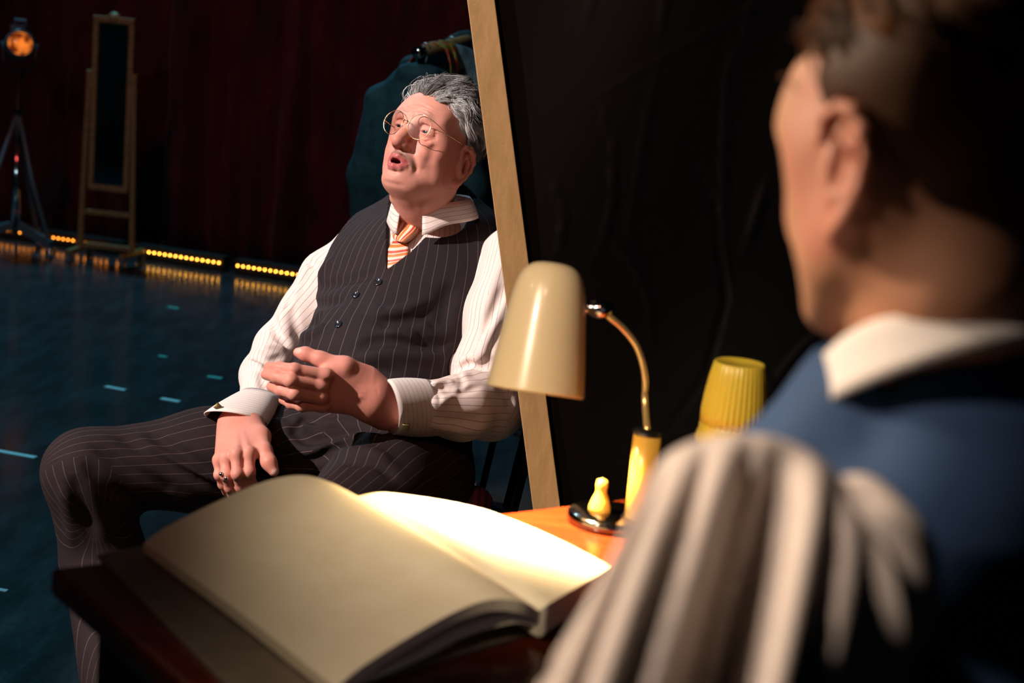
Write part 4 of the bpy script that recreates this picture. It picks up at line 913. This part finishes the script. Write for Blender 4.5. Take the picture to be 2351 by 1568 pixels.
# ring on the resting hand
c = P(521, 1094, 2.500); ax = nrm(P(529, 1118, 2.515)-P(519, 1084, 2.50))
fr = frame(ax, V(0, 0, 1)); ring = MB().tube([c+fr.T@np.array([.0112*math.cos(t), .0112*math.sin(t), 0]) for t in np.linspace(0, 2*math.pi, 33)], .0013, 8, False).build('ring', SILVER, man)
for x, y in ((508, 1088), (520, 1098)): MB().lathe([(.004*math.sin(a), -.004*math.cos(a)) for a in np.linspace(0, math.pi, 12)], P(x, y, 2.484), (0, 0, 1), 14).build('ring_bead', SILVER, ring)
LEATHER = simple('black_leather', (.012, .010, .010), .3, nscale=60)
for a in (RANK, LANK):
    d = nrm(np.array([FT[0], FT[1], 0])); F = Field(); b0 = np.array([a[0], a[1], 0.]); F.chain([b0-d*.05+(0, 0, .045), b0+d*.06+(0, 0, .045), b0+d*.18+(0, 0, .034)], [.040, .042, .036], .02); F.cone(b0+(0, 0, .06), b0+(0, 0, .10), .042, .045, .02)
    F.fn(lambda p: (.004-p[:, 2]).astype(np.float32), b0, .4, 0, 'i'); lo, hi = fbounds(F); v, f = polygonise(F, lo, hi, .005); mesh_obj('shoe', v, f, LEATHER, man)
# ================================================================ desk, book, lamp, flask
TZ = .75
dA, dB, dC = ray_z(115, 1303, TZ), ray_z(1430, 1143, TZ), ray_z(500, 1568, TZ); e1 = nrm(dB-dA); e2 = nrm(dC-dA); e2 = nrm(e2-.5*e1*(e1@e2)) 
dl, dw = 1.25, .62; corners = [dA, dA+e1*dl, dA+e1*dl+e2*dw, dA+e2*dw]
def wood_mat(name, a, b, rough=.22, sc_=9):
    t = NT(name); n = t.noise(sc_, 5, .6, stretch=(1, 6, 1)); n2 = t.noise(sc_*6, 4, .6, stretch=(1, 8, 1)); c = t.ramp(n, [(.3, a), (.7, b)]); c = t.mix(.3, c, t.ramp(n2, [(.3, a), (.7, b)]))
    t.L(c, t.b.inputs['Base Color']); t.set(rough=rough, coat=.1); t.b.inputs['Coat Roughness'].default_value = .15; return t.m
DW = wood_mat('mahogany', (.085, .012, .003), (.19, .027, .006)); DW2 = wood_mat('dark_mahogany', (.030, .010, .006), (.060, .020, .010), .4)
desk = empty('desk', (sum(corners)/4)*[1, 1, 0], 'reddish mahogany writing desk carrying the open book and the cream lamp', 'desk')
def slab(cs, z0, z1): v = [(*c[:2], z) for z in (z0, z1) for c in cs]; return MB().add(v, [(3, 2, 1, 0), (4, 5, 6, 7)]+[(i, (i+1) % 4, (i+1) % 4+4, i+4) for i in range(4)])
top = slab(corners, TZ-.030, TZ).build('desktop', DW, desk, False, .006)
def inset(cs, d): c = sum(cs)/4; return [q+(c-q)/np.linalg.norm(c-q)*d for q in cs]
slab(inset(corners, .05), TZ-.13, TZ-.03).build('apron', DW2, desk, False, .003)
for q in inset(corners, .085): MB().lathe([(.022, 0), (.026, .02), (.022, .05), (.030, .55), (.032, TZ-.13)], q*[1, 1, 0], (0, 0, 1), 20).build('leg', DW2, desk)
dc_ = (corners[2]+corners[3])/2; dr = MB().box(dc_*[1, 1, 0]-e2*.030+(0, 0, TZ-.08), (.42, .02, .075), np.stack([e1, e2, (0, 0, 1)])).build('drawer', DW, desk, False, .003); MB().lathe([(.006, 0), (.006, .015), (.014, .02), (.012, .03), (.0001, .033)], dc_*[1, 1, 0]-e2*.020+(0, 0, TZ-.08), e2, 16).build('knob', simple('old_brass', (.6, .42, .16), .3, 1), dr)
# book
PAPER = NT('cream_paper'); n_ = PAPER.noise(30, 3); PAPER.L(PAPER.ramp(n_, [(.3, (.78, .70, .52)), (.7, (.82, .75, .58))]), PAPER.b.inputs['Base Color']); PAPER.set(rough=.75, spec=.25); PAPER = PAPER.m
COVER = simple('brown_board', (.16, .12, .085), .7, nscale=50)
farL = [(330, 1247, .768), (375, 1214, .776), (480, 1160, .792), (600, 1108, .806), (690, 1091, .812), (760, 1108, .808), (820, 1140, .797)]
nearL = [(770, 1580, .768), (835, 1528, .776), (940, 1462, .788), (1050, 1402, .798), (1130, 1376, .804), (1200, 1382, .800), (1238, 1402, .785)]
farR = [(820, 1140, .797), (870, 1131, .802), (930, 1136, .800), (1000, 1146, .794), (1060, 1157, .785), (1112, 1169, .774)]
nearR = [(1238, 1402, .785), (1262, 1385, .792), (1290, 1368, .790), (1330, 1345, .784), (1370, 1322, .776), (1402, 1300, .768)]
def row(l, n): return spline(np.array([ray_z(x, y, z) for x, y, z in l]), n)
def leafset(name, far, near, n, m, bot):
    A_, B_ = row(far, n), row(near, n); G = []
    for i in range(n): G.append([A_[i]*(1-t)+B_[i]*t+np.array([0, 0, .004*math.sin(t*math.pi)]) for t in np.linspace(0, 1, m)])
    G = np.array(G); Gb = G.copy(); w = np.linspace(0, 1, n)
    Gb[..., 2] = np.maximum(TZ+.0085, G[..., 2]-bot); mb = MB().grid(G); mb.grid(Gb[::-1])
    for a_, b_ in ((G[0], Gb[0]), (Gb[-1], G[-1]), (Gb[:, 0], G[:, 0]), (G[:, -1], Gb[:, -1])): mb.grid(np.stack([a_, b_]))
    return mb, G
bc = (ray_z(820, 1140, TZ)+ray_z(1238, 1402, TZ))/2
book = empty('book', bc*[1, 1, 0]+(0, 0, TZ), 'large open ledger with blank cream pages lying on the desk under the lamp', 'book')
cv = [ray_z(222, 1274, TZ+.004), ray_z(800, 1150, TZ+.004), ray_z(1262, 1440, TZ+.004), ray_z(590, 1640, TZ+.004)]; slab(cv, TZ+.0005, TZ+.0045).build('cover', COVER, book, False, .001)
cv = [ray_z(800, 1150, TZ+.004), ray_z(1120, 1183, TZ+.004), ray_z(1418, 1312, TZ+.004), ray_z(1262, 1440, TZ+.004)]; slab(cv, TZ+.0005, TZ+.0045).build('cover', COVER, book, False, .001)
mb, GL = leafset('', farL, nearL, 44, 26, .012); mb.build('left_pages', PAPER, book); mb, GR = leafset('', farR, nearR, 36, 26, .030); mb.build('right_pages', PAPER, book)
und = [(345, 1262, .7585), (480, 1200, .764), (620, 1150, .775), (760, 1140, .785), (815, 1150, .780)]; undn = [(760, 1590, .7585), (900, 1530, .764), (1060, 1440, .775), (1180, 1405, .785), (1235, 1412, .780)]
mb, _ = leafset('', und, undn, 30, 16, .012); mb.build('lower_pages', PAPER, book)
# desk lamp
CREAM = simple('cream_enamel', (.80, .64, .40), .28, coat=.4); YEL = simple('yellow_enamel', (.82, .46, .07), .3, coat=.4); BCH = simple('smoked_chrome', (.16, .15, .15), .12, 1)
lb = ray_z(1398, 1186, TZ+.008); lb[2] = TZ
lamp = empty('desk_lamp', lb, 'cream bell-shaded desk lamp with a curved yellow arm and round black base', 'lamp')
MB().lathe([(.0001, 0), (.050, 0), (.052, .003), (.052, .011), (.049, .014), (.0001, .015)], lb, n=48).build('base', BCH, lamp)
kb = lb+V(-.013, 0, 0)*[1, 1, 0]+(0, 0, .014); MB().lathe([(.0140, 0), (.0135, .006), (.0105, .016), (.0068, .024), (.0066, .029), (.0078, .033), (.0066, .040), (.0001, .043)], kb, n=24).build('switch', YEL, lamp)
sb = ray_z(1463, 1208, TZ+.002); sb = lb+(sb-lb)*1.0; sb[2] = TZ+.0; Ds = float((sb-CC)@-CR[:, 2]); stt = P(1475, 985, Ds); sh = stt[2]-sb[2]
MB().lathe([(.0001, 0), (.0172, 0), (.0172, sh), (.015, sh)], sb, (0, 0, 1), 28).build('stem', YEL, lamp); MB().lathe([(.0178, sh), (.0178, sh+.004), (.009, sh+.006), (.0001, sh+.006)], sb, (0, 0, 1), 28).build('stem_cap', BLK, lamp)
Dl = Ds; DJ = Ds-.03; armp = spline(np.array([sb+(0, 0, sh), P(1481, 920, Dl), P(1481, 860, Dl-.005), P(1464, 800, Dl-.012), P(1434, 758, Dl-.02), P(1402, 730, DJ), P(1385, 718, DJ)]), 30)
ARM = simple('brass_arm', (.85, .60, .26), .25, .7); MB().tube(armp, .0042, 12).build('arm', ARM, lamp)
JD = .0135; F = Field(); jc = P(1380, 710, DJ); F.ell(jc, (.0155, .0115, .0115), np.stack([V(1, -.1, 0), V(.1, 1, 0), V(0, 0, 1)]), 0); F.cone(jc, P(1345, 706, DJ), .008, .007, .004); lo, hi = fbounds(F); v, f = polygonise(F, lo, hi, .001); mesh_obj('ball_joint', v, f, CHROME, lamp)
s0, s1 = P(1272, 603, DJ+.0), P(1229, 900, DJ-.005); az = nrm(s1-s0); HL = np.linalg.norm(s1-s0); k_ = DJ/FP
pr = [(0, 0), (.018, .0015), (.029, .006), (.0365, .014), (.041, .024), (.0445, .038), (.048, .060), (.052, .090), (.056, .120), (.0600, HL-.004), (.0603, HL)]; pri = [(a-.0018, b+(.002 if i < 4 else 0)) for i, (a, b) in enumerate(pr) if a > .01][::-1]
prs = [(max(a, 1e-4), b) for a, b in spline(np.array(pr), 36)]; ins = [(max(a-.0016, 1e-4), b+.0012) for a, b in prs][::-1]; ins[0] = (ins[0][0], HL)
MB().lathe(prs+ins, s0, az, 56).build('lamp_shade', CREAM, lamp)
bp = s0+az*(HL-.085); MB().lathe([(.0001, .030), (.010, .028), (.018, .018), (.020, .006), (.016, -.010), (.009, -.022), (.009, -.05)], bp, az, 24).build('bulb', emit('warm_bulb', (1, .72, .38), 22), lamp)
l = bpy.data.lights.new('lamp_bulb_light', 'SPOT'); l.energy = 62; l.color = (1, .70, .36); l.shadow_soft_size = .02; l.spot_size = math.radians(120); l.spot_blend = .5
lo_ = bpy.data.objects.new('lamp_bulb_light', l); COL.objects.link(lo_); lo_.parent = lamp; lo_.location = Vector(bp+az*.034-lb); lo_.rotation_euler = Vector(az).to_track_quat('-Z', 'Y').to_euler()
# cable of the lamp
cbl = [ray_z(1310, 1190, TZ+.0025), ray_z(1262, 1197, TZ+.0025), ray_z(1225, 1203, TZ+.0025), ray_z(1190, 1190, TZ+.0025), ray_z(1165, 1180, TZ+.0025)]
# flask
fb = ray_z(1664, 1110, TZ); fb = P(1664, 1110, 1.78); fb[2] = TZ; k2 = 1.78/FP
flask = empty('vacuum_flask', fb, 'yellow ribbed cup-topped vacuum flask standing on the desk behind the blue shoulder', 'flask')
zt = P(1694, 820, 1.78)[2]-TZ; zr = P(1660, 990, 1.78)[2]-TZ
MB().lathe([(.036, 0), (.039, .004), (.039, zr-.012), (.036, zr-.008)], fb, n=40).build('body', simple('brown_flask_shell', (.05, .022, .012), .3), flask)
YF = simple('yellow_plastic', (.75, .55, .055), .35, coat=.3)
MB().lathe([(.043, zr-.012), (.0445, zr-.006), (.042, zr+.002), (.0405, zr+.006), (.041, zr+.010), (.0395, zr+.014)], fb, n=64).build('collar', YF, flask)
MB().lathe([(.0395, zr+.012), (.0400, zr+.03), (.0385, zt-.045), (.0345, zt-.018), (.0310, zt-.002), (.0295, zt), (.0280, zt-.002), (.0001, zt-.004)], fb, n=192, rib=.035, ribn=36).build('cup', YF, flask)
# chair of the seated man
cf = nrm(np.array([FT[0], FT[1], 0])); cs_ = np.array([-cf[1], cf[0], 0]); cs_ = cs_ if cs_@V(1, 0, 0) > 0 else -cs_
BW = simple('black_lacquer', (.010, .007, .007), .35, nscale=30); CH0 = PC*[1, 1, 0]+cf*.02
zs = .420; ch = empty('spindle_chair', CH0, 'black wooden spindle-backed chair under the seated man', 'chair'); cp = lambda x, y, z: CH0+cs_*x+cf*y+np.array([0, 0, z])
MB().box(cp(0, .0, zs-.015), (.44, .42, .03), np.stack([cs_, cf, (0, 0, 1)])).build('seat', BW, ch, False, .008)
for x, y in ((-.19, -.18), (.19, -.18), (-.18, .18), (.18, .18)): MB().tube([cp(x*1.12, y*1.15, 0), cp(x, y, zs-.03)], .016, 12).build('leg', BW, ch)
for s in (-1, 1): MB().beam(cp(s*.205, -.195, zs-.02), cp(s*.225, -.32, zs+.44), .026, .026).build('back_post', BW, ch, False, .004)
for s in (-.135, -.075, 0, .075, .135): MB().tube([cp(s, -.195, zs), cp(s*1.05, -.315, zs+.40)], .0075, 10).build('spindle', BW, ch)
MB().beam(cp(-.235, -.32, zs+.43), cp(.235, -.32, zs+.43), .03, .07, (0, 0, 1)).build('top_rail', BW, ch, False, .006)
MARO = NT('maroon_stripe'); n_ = MARO.N('ShaderNodeTexWave'); n_.inputs['Scale'].default_value = 22; tc = MARO.N('ShaderNodeTexCoord'); MARO.L(tc.outputs['Object'], n_.inputs[0]); MARO.L(MARO.ramp(n_.outputs['Fac'], [(.3, (.07, .008, .018)), (.6, (.16, .02, .035))]), MARO.b.inputs['Base Color']); MARO.set(rough=.7); MARO = MARO.m
cq = P(1082, 1152, 2.70); F = Field(); fr = np.stack([cs_, cf, (0, 0, 1)]); F.ell(cq, (.040, .045, .030), fr, .02); F.ell(cq-cs_*.02+cf*.02, (.035, .04, .022), fr, .02); F.ops.append(('i', (lambda p, z=zs+.002: (z-p[:, 2]).astype(np.float32)), cq, .3, 0))
lo, hi = fbounds(F); v, f = polygonise(F, lo, hi, .003); rg = mesh_obj('folded_cloth', v, f, MARO, loc=cq); tag(rg, 'crumpled maroon striped cloth lying on the seat edge of the spindle chair', 'cloth')
# ================================================================ the listener in the foreground, seen from behind
hf2 = nrm(V(-.50, -.08, -.86)); hu2 = V(.10, .99, -.05); hu2 = nrm(hu2-hf2*(hu2@hf2)); HF2 = np.stack([np.cross(hf2, hu2), hf2, hu2])
HS2 = .90; HO2 = P(1950, 372, .80)-HS2*np.array([-.083, -.012, -.03])@HF2
def hw2(q): return HO2+HS2*(np.asarray(q, float)@HF2)
NB2 = P(2165, 800, .850); N2L = (NB2-HO2)@HF2.T/HS2
man2 = empty('person', NB2*[1, 1, 0], 'person with short brown hair in a navy suit jacket, seen from behind at the right', 'person')
def head_plain(nb):
    F = Field(); head_base(F, nb, .8)
    for s in (-1, 1):
        ear(F, s, .003); F.ell((s*.0335, .0790, -.001), (.0160, .0135, .0135), None, .008)
        F.stroke([(s*.019, .095, .000), (s*.033, .098, -.003), (s*.048, .088, -.003)], .0018, -.002)
    F.chain([(.020, .090, -.0790), (.008, .102, -.0750), (0, .1025, -.0755), (-.008, .102, -.0750), (-.020, .090, -.0790)], [.003, .0046, .0046, .0046, .003], .006)
    F.chain([(.019, .090, -.0815), (0, .100, -.0850), (-.019, .090, -.0815)], [.003, .0056, .003], .006); return F
v, f = polygonise(head_plain(N2L), (-.12, -.14, -.26), (.12, .16, .15), .003); a = head_attrs(v); a['must'] *= 0; a['inner'] *= 0; a['stub'] *= .5; a['nail'] = np.zeros(len(v))
SK2 = skin_material('skin_tan', (.62, .30, .17), (.10, .06, .04)); b2 = nrm(V(-.55, 0, -.83)*[1, 1, 0]); r2 = np.array([b2[1], -b2[0], 0]); UZ = np.array([0, 0, 1.])
def w2(x, y, z): return NB2*[1, 1, 0]+r2*x+b2*y+UZ*z
SH2L, SH2R = P(1790, 1250, .86), w2(.20, -.01, NB2[2]-.09)
pel2 = w2(0, -.06, .52); EL2L = SH2L+b2*.03-UZ*.27+r2*.03; EL2R = SH2R+b2*.02-UZ*.27; WR2L = w2(-.11, .12, .640); WR2R = w2(.11, .12, .640)
F = Field(); F.chain([NB2, w2(0, -.03, .85), pel2], [.052, .085, .12], .02); F.chain([SH2L, EL2L, WR2L], [.045, .036, .026], .03); F.chain([SH2R, EL2R, WR2R], [.045, .036, .026], .03)
for W_, sgn in ((WR2L, 1), (WR2R, -1)):
    F.cone(W_, W_+b2*.08, .026, .022, .02)
    for k in range(4): s_ = (k-1.5)*.019; F.chain([W_+b2*.08+r2*s_, W_+b2*.125+r2*s_*1.1-UZ*.004, W_+b2*.150+r2*s_*1.1-UZ*.014], [.010, .009, .0075], .005)
    F.chain([W_+b2*.03+r2*sgn*.02, W_+b2*.07+r2*sgn*.045, W_+b2*.10+r2*sgn*.05-UZ*.006], [.013, .011, .008], .01)
HIP2 = [w2(s*.10, -.03, .53) for s in (-1, 1)]; KN2 = [w2(s*.13, .36, .53) for s in (-1, 1)]; AN2 = [w2(s*.13, .34, .09) for s in (-1, 1)]
for i in (0, 1): F.chain([HIP2[i], KN2[i], AN2[i]], [.065, .045, .032], .03); F.cone(AN2[i]-UZ*.04, AN2[i]+b2*.13-UZ*.055, .03, .025, .02)
lo, hi = fbounds(F); v2, f2 = polygonise(F, lo, hi, .005)
V3, F3, A3 = join_mesh([(hw2(v), f, a), (v2, f2, zeros_attrs(len(v2)))]); mesh_obj('body', V3, F3, SK2, man2, attrs=A3)
def hair_line2(q):
    x, y, z = q.T; b = .008+0*y; fr_ = .056-.058*np.clip((.082-y)/.040, 0, 1); return np.where(y > .030, fr_, np.where(y > .012, .004, np.where(y > -.030, (.010+.9*np.minimum(y+.010, 0)), -.080)))
BH = hair_material('brown_hair', (.016, .008, .004), (.26, .10, .03), .12); v, f = hair_cap(hw2, .004, .004, hair_line2, .004, True); va, fa, ta = hair_strands(hw2, 4200, 9, .0008, .018, .8, .1, .6, hair_line2, 160)
v, f, a = join_mesh([(v, f, dict(tone=np.full(len(v), .25))), (va, fa, dict(tone=ta))]); mesh_obj('hair', v, f, BH, man2, attrs=a)
def plaincloth(name, base, var=.15, rough=.75, spec=.15, sc_=300):
    t = NT(name); n = t.noise(sc_, 3, .7); t.L(t.ramp(n, [(.3, tuple(c*(1-var) for c in base)), (.7, tuple(c*(1+var) for c in base))]), t.b.inputs['Base Color']); t.set(rough=rough, spec=spec); t.bump(n, .3, .0008); return t.m
NAVY = plaincloth('navy_wool', (.030, .068, .150)); WHITE = plaincloth('white_cotton', (.78, .72, .66), .04); DARKW = plaincloth('dark_wool', (.012, .014, .022))
F = Field(); F.chain([w2(0, -.030, NB2[2]-.035), w2(0, -.035, NB2[2]-.09), w2(0, -.04, .85), w2(0, -.05, .56)], [.060, .090, .155, .150], .06)
F.chain([P(2190, 965, .880), P(1960, 1130, .858), SH2L], [.054, .050, .052], .05); F.chain([NB2-UZ*.045, w2(.12, -.02, NB2[2]-.05), SH2R], [.07, .066, .066], .05)
F.chain([SH2L, EL2L, WR2L-b2*.02], [.056, .056, .042], .04); F.chain([SH2R, EL2R, WR2R-b2*.02], [.066, .056, .042], .04)
F.cone(w2(-.02, -.06, NB2[2]-.060), w2(-.10, -.03, NB2[2]-.145), .044, .050, .04); F.cone(w2(.02, -.06, NB2[2]-.04), w2(.10, -.03, NB2[2]-.10), .050, .060, .04)
CO2 = P(2150, 745, .842); CF2 = nrm(b2-.62*UZ); CN2 = np.cross(r2, CF2); F.cone(CO2+CN2*.10, CO2-CN2*.030, .080, .062, .004, 's')
for pts, w_, a_ in (([P(1950, 900, .83), P(1850, 1000, .82), P(1760, 1100, .80)], .02, .006), ([P(2150, 780, .84), P(2050, 950, .80), P(2000, 1150, .78)], .02, -.008)): F.stroke(pts, w_, a_)
lo, hi = fbounds(F); v, f = polygonise(F, lo, hi, .005); jk = mesh_obj('suit_jacket', v, f, NAVY, man2)
# shirt collar folded round the neck
CO2 = P(2150, 745, .842); CF2 = nrm(b2-.62*UZ); CN2 = np.cross(r2, CF2); G = []
for t in np.linspace(-math.pi+.25, math.pi-.25, 60):
    d_ = -CF2*math.cos(t)+r2*math.sin(t)
    G.append([CO2+d_*(.060+.003*h)+CN2*(-.018+.018*h) for h in np.linspace(0, 1, 5)]+[CO2+d_*(.065+.018*h)+CN2*(.004-.040*h) for h in np.linspace(.2, 1, 6)])
cl = MB().grid(np.array(G)).build('shirt_collar', WHITE, man2); solidify(cl, .003, 0)
F = Field(); [F.chain([HIP2[i], KN2[i], AN2[i]], [.095, .070, .050], .04) for i in (0, 1)]; F.ell(w2(0, -.05, .54), (.16, .13, .10), np.stack([r2, b2, UZ]), .04); lo, hi = fbounds(F); v, f = polygonise(F, lo, hi, .008); mesh_obj('trousers', v, f, DARKW, man2)
for i in (0, 1):
    F = Field(); a0 = AN2[i]; F.chain([a0-b2*.05-UZ*.045, a0+b2*.06-UZ*.045, a0+b2*.17-UZ*.055], [.040, .042, .034], .02); F.cone(a0-UZ*.03, a0, .042, .045, .02); F.fn(lambda p: (.004-p[:, 2]).astype(np.float32), a0, .4, 0, 'i'); lo, hi = fbounds(F); v, f = polygonise(F, lo, hi, .006); mesh_obj('shoe', v, f, LEATHER, man2)
# ---------------------------------------------------------------- his chair with a beige coat over the back
cm = P(1730, 1040, .70); yb = -b2; cb = nrm(V(1, 0, -.12)*[1, 1, 0])
ty = lambda u, D: None
tp = [(1478, 1185, .735), (1500, 1100, .73), (1560, 1036, .72), (1680, 1004, .71), (1800, 1018, .70), (1900, 1080, .695), (1970, 1180, .69)]
bt = [(1200, 1660, .62), (1270, 1760, .59), (1390, 1850, .57), (1560, 1880, .56), (1700, 1880, .56), (1860, 1820, .57), (2080, 1650, .60)]
TP = spline(np.array([P(*a) for a in tp]), 90); BT = spline(np.array([P(*a) for a in bt]), 90); Gc = []
ridg = [(.07, .05, .016), (.22, .045, .020), (.38, .040, .026), (.50, .03, .016), (.67, .085, -.050), (.80, .045, .026), (.93, .04, .012), (.30, .025, -.020), (.44, .022, -.016), (.57, .03, -.022)]
vw = nrm(CC-cm)
for i in range(90):
    u = i/89; rowp = []
    for t in np.linspace(-.5, 1, 70):
        if t < 0: a_ = -t/.5; p = TP[i]-vw*(.055*math.sin(min(1, a_*2)*math.pi/2)+.0)-UZ*(.13*max(0, a_-.15))
        else:
            bend = 1-(1-t)**1.7; p = TP[i]*(1-bend)+BT[i]*bend; p = p+UZ*.030*math.sin(t*math.pi)*(1-.5*t)*min(1, u*4); r_ = sum(a_*math.exp(-((u-c_+.15*t)/w_)**2) for c_, w_, a_ in ridg)
            p = p+vw*r_*min(1, t*5)*(1+.4*t)+vw*.02*math.sin(t*math.pi)*min(1, u*3)
        rowp.append(p)
    Gc.append(rowp)
COAT = plaincloth('beige_coat_cloth', (.52, .45, .40), .08, sc_=120)
coat = empty('coat', cm*[1, 1, 0]+UZ*.6, 'beige coat draped over the chair back in the right foreground', 'coat')
co = MB().grid(Gc).build('coat_body', COAT, coat); solidify(co, .004, 0)
F = Field(); sp__ = [P(1985, 1190, .70), P(2040, 1300, .66), P(2050, 1400, .64), P(1960, 1470, .62), P(1890, 1490, .61)]; sp__ = [P(1965, 1180, .71), P(2010, 1290, .675), P(2035, 1390, .655)]
F.chain(sp__, [.020, .024, .022], .02); F.cone(P(2035, 1390, .652), P(1880, 1490, .622), .020, .022, .012); F.cone(P(1990, 1230, .70), P(1960, 1500, .645), .016, .020, .02)
F.stroke([P(2050, 1330, .63), P(1980, 1400, .62), P(1880, 1440, .60)], .010, .006); lo, hi = fbounds(F); v, f = polygonise(F, lo, hi, .004); mesh_obj('sleeve', v, f, COAT, coat)
CW = wood_mat('chair_wood', (.05, .022, .010), (.09, .040, .018), .4)
c0 = (P(1500, 1200, .80)+P(1960, 1220, .76))/2; ce = nrm((P(1960, 1220, .76)-P(1500, 1200, .80))*[1, 1, 0]); cn = np.array([-ce[1], ce[0], 0]); cn = cn if cn@b2 > 0 else -cn
qc = TP[45]-UZ*.075-vw*.035; cl_ = qc+r2*.01; cr_ = qc+r2*.40; mid = (cl_+cr_)/2
ch2 = empty('dining_chair', mid*[1, 1, 0]+b2*.2, 'dark wooden chair under the beige coat in the foreground', 'chair')
MB().box(mid, (.46, .024, .06), np.stack([r2, b2, UZ])).build('top_rail', CW, ch2, False, .008)
for q in (cl_+r2*.015, cr_-r2*.015): MB().beam(np.array([q[0], q[1], 0])-b2*.03, q, .03, .03).build('back_post', CW, ch2, False, .004)
for k in range(4): q = cl_+(cr_-cl_)*(k+1)/5; MB().beam(np.array([q[0], q[1], .46]), q, .03, .012, r2).build('back_slat', CW, ch2, False, .002)
seat0 = mid+b2*.22; MB().box([*seat0[:2], .445], (.45, .43, .035), np.stack([r2, b2, UZ])).build('seat', CW, ch2, False, .008)
for s in (-1, 1): q = seat0+b2*.19+r2*.20*s; MB().beam([q[0], q[1], 0], [q[0], q[1], .43], .035, .035).build('leg', CW, ch2, False, .004)
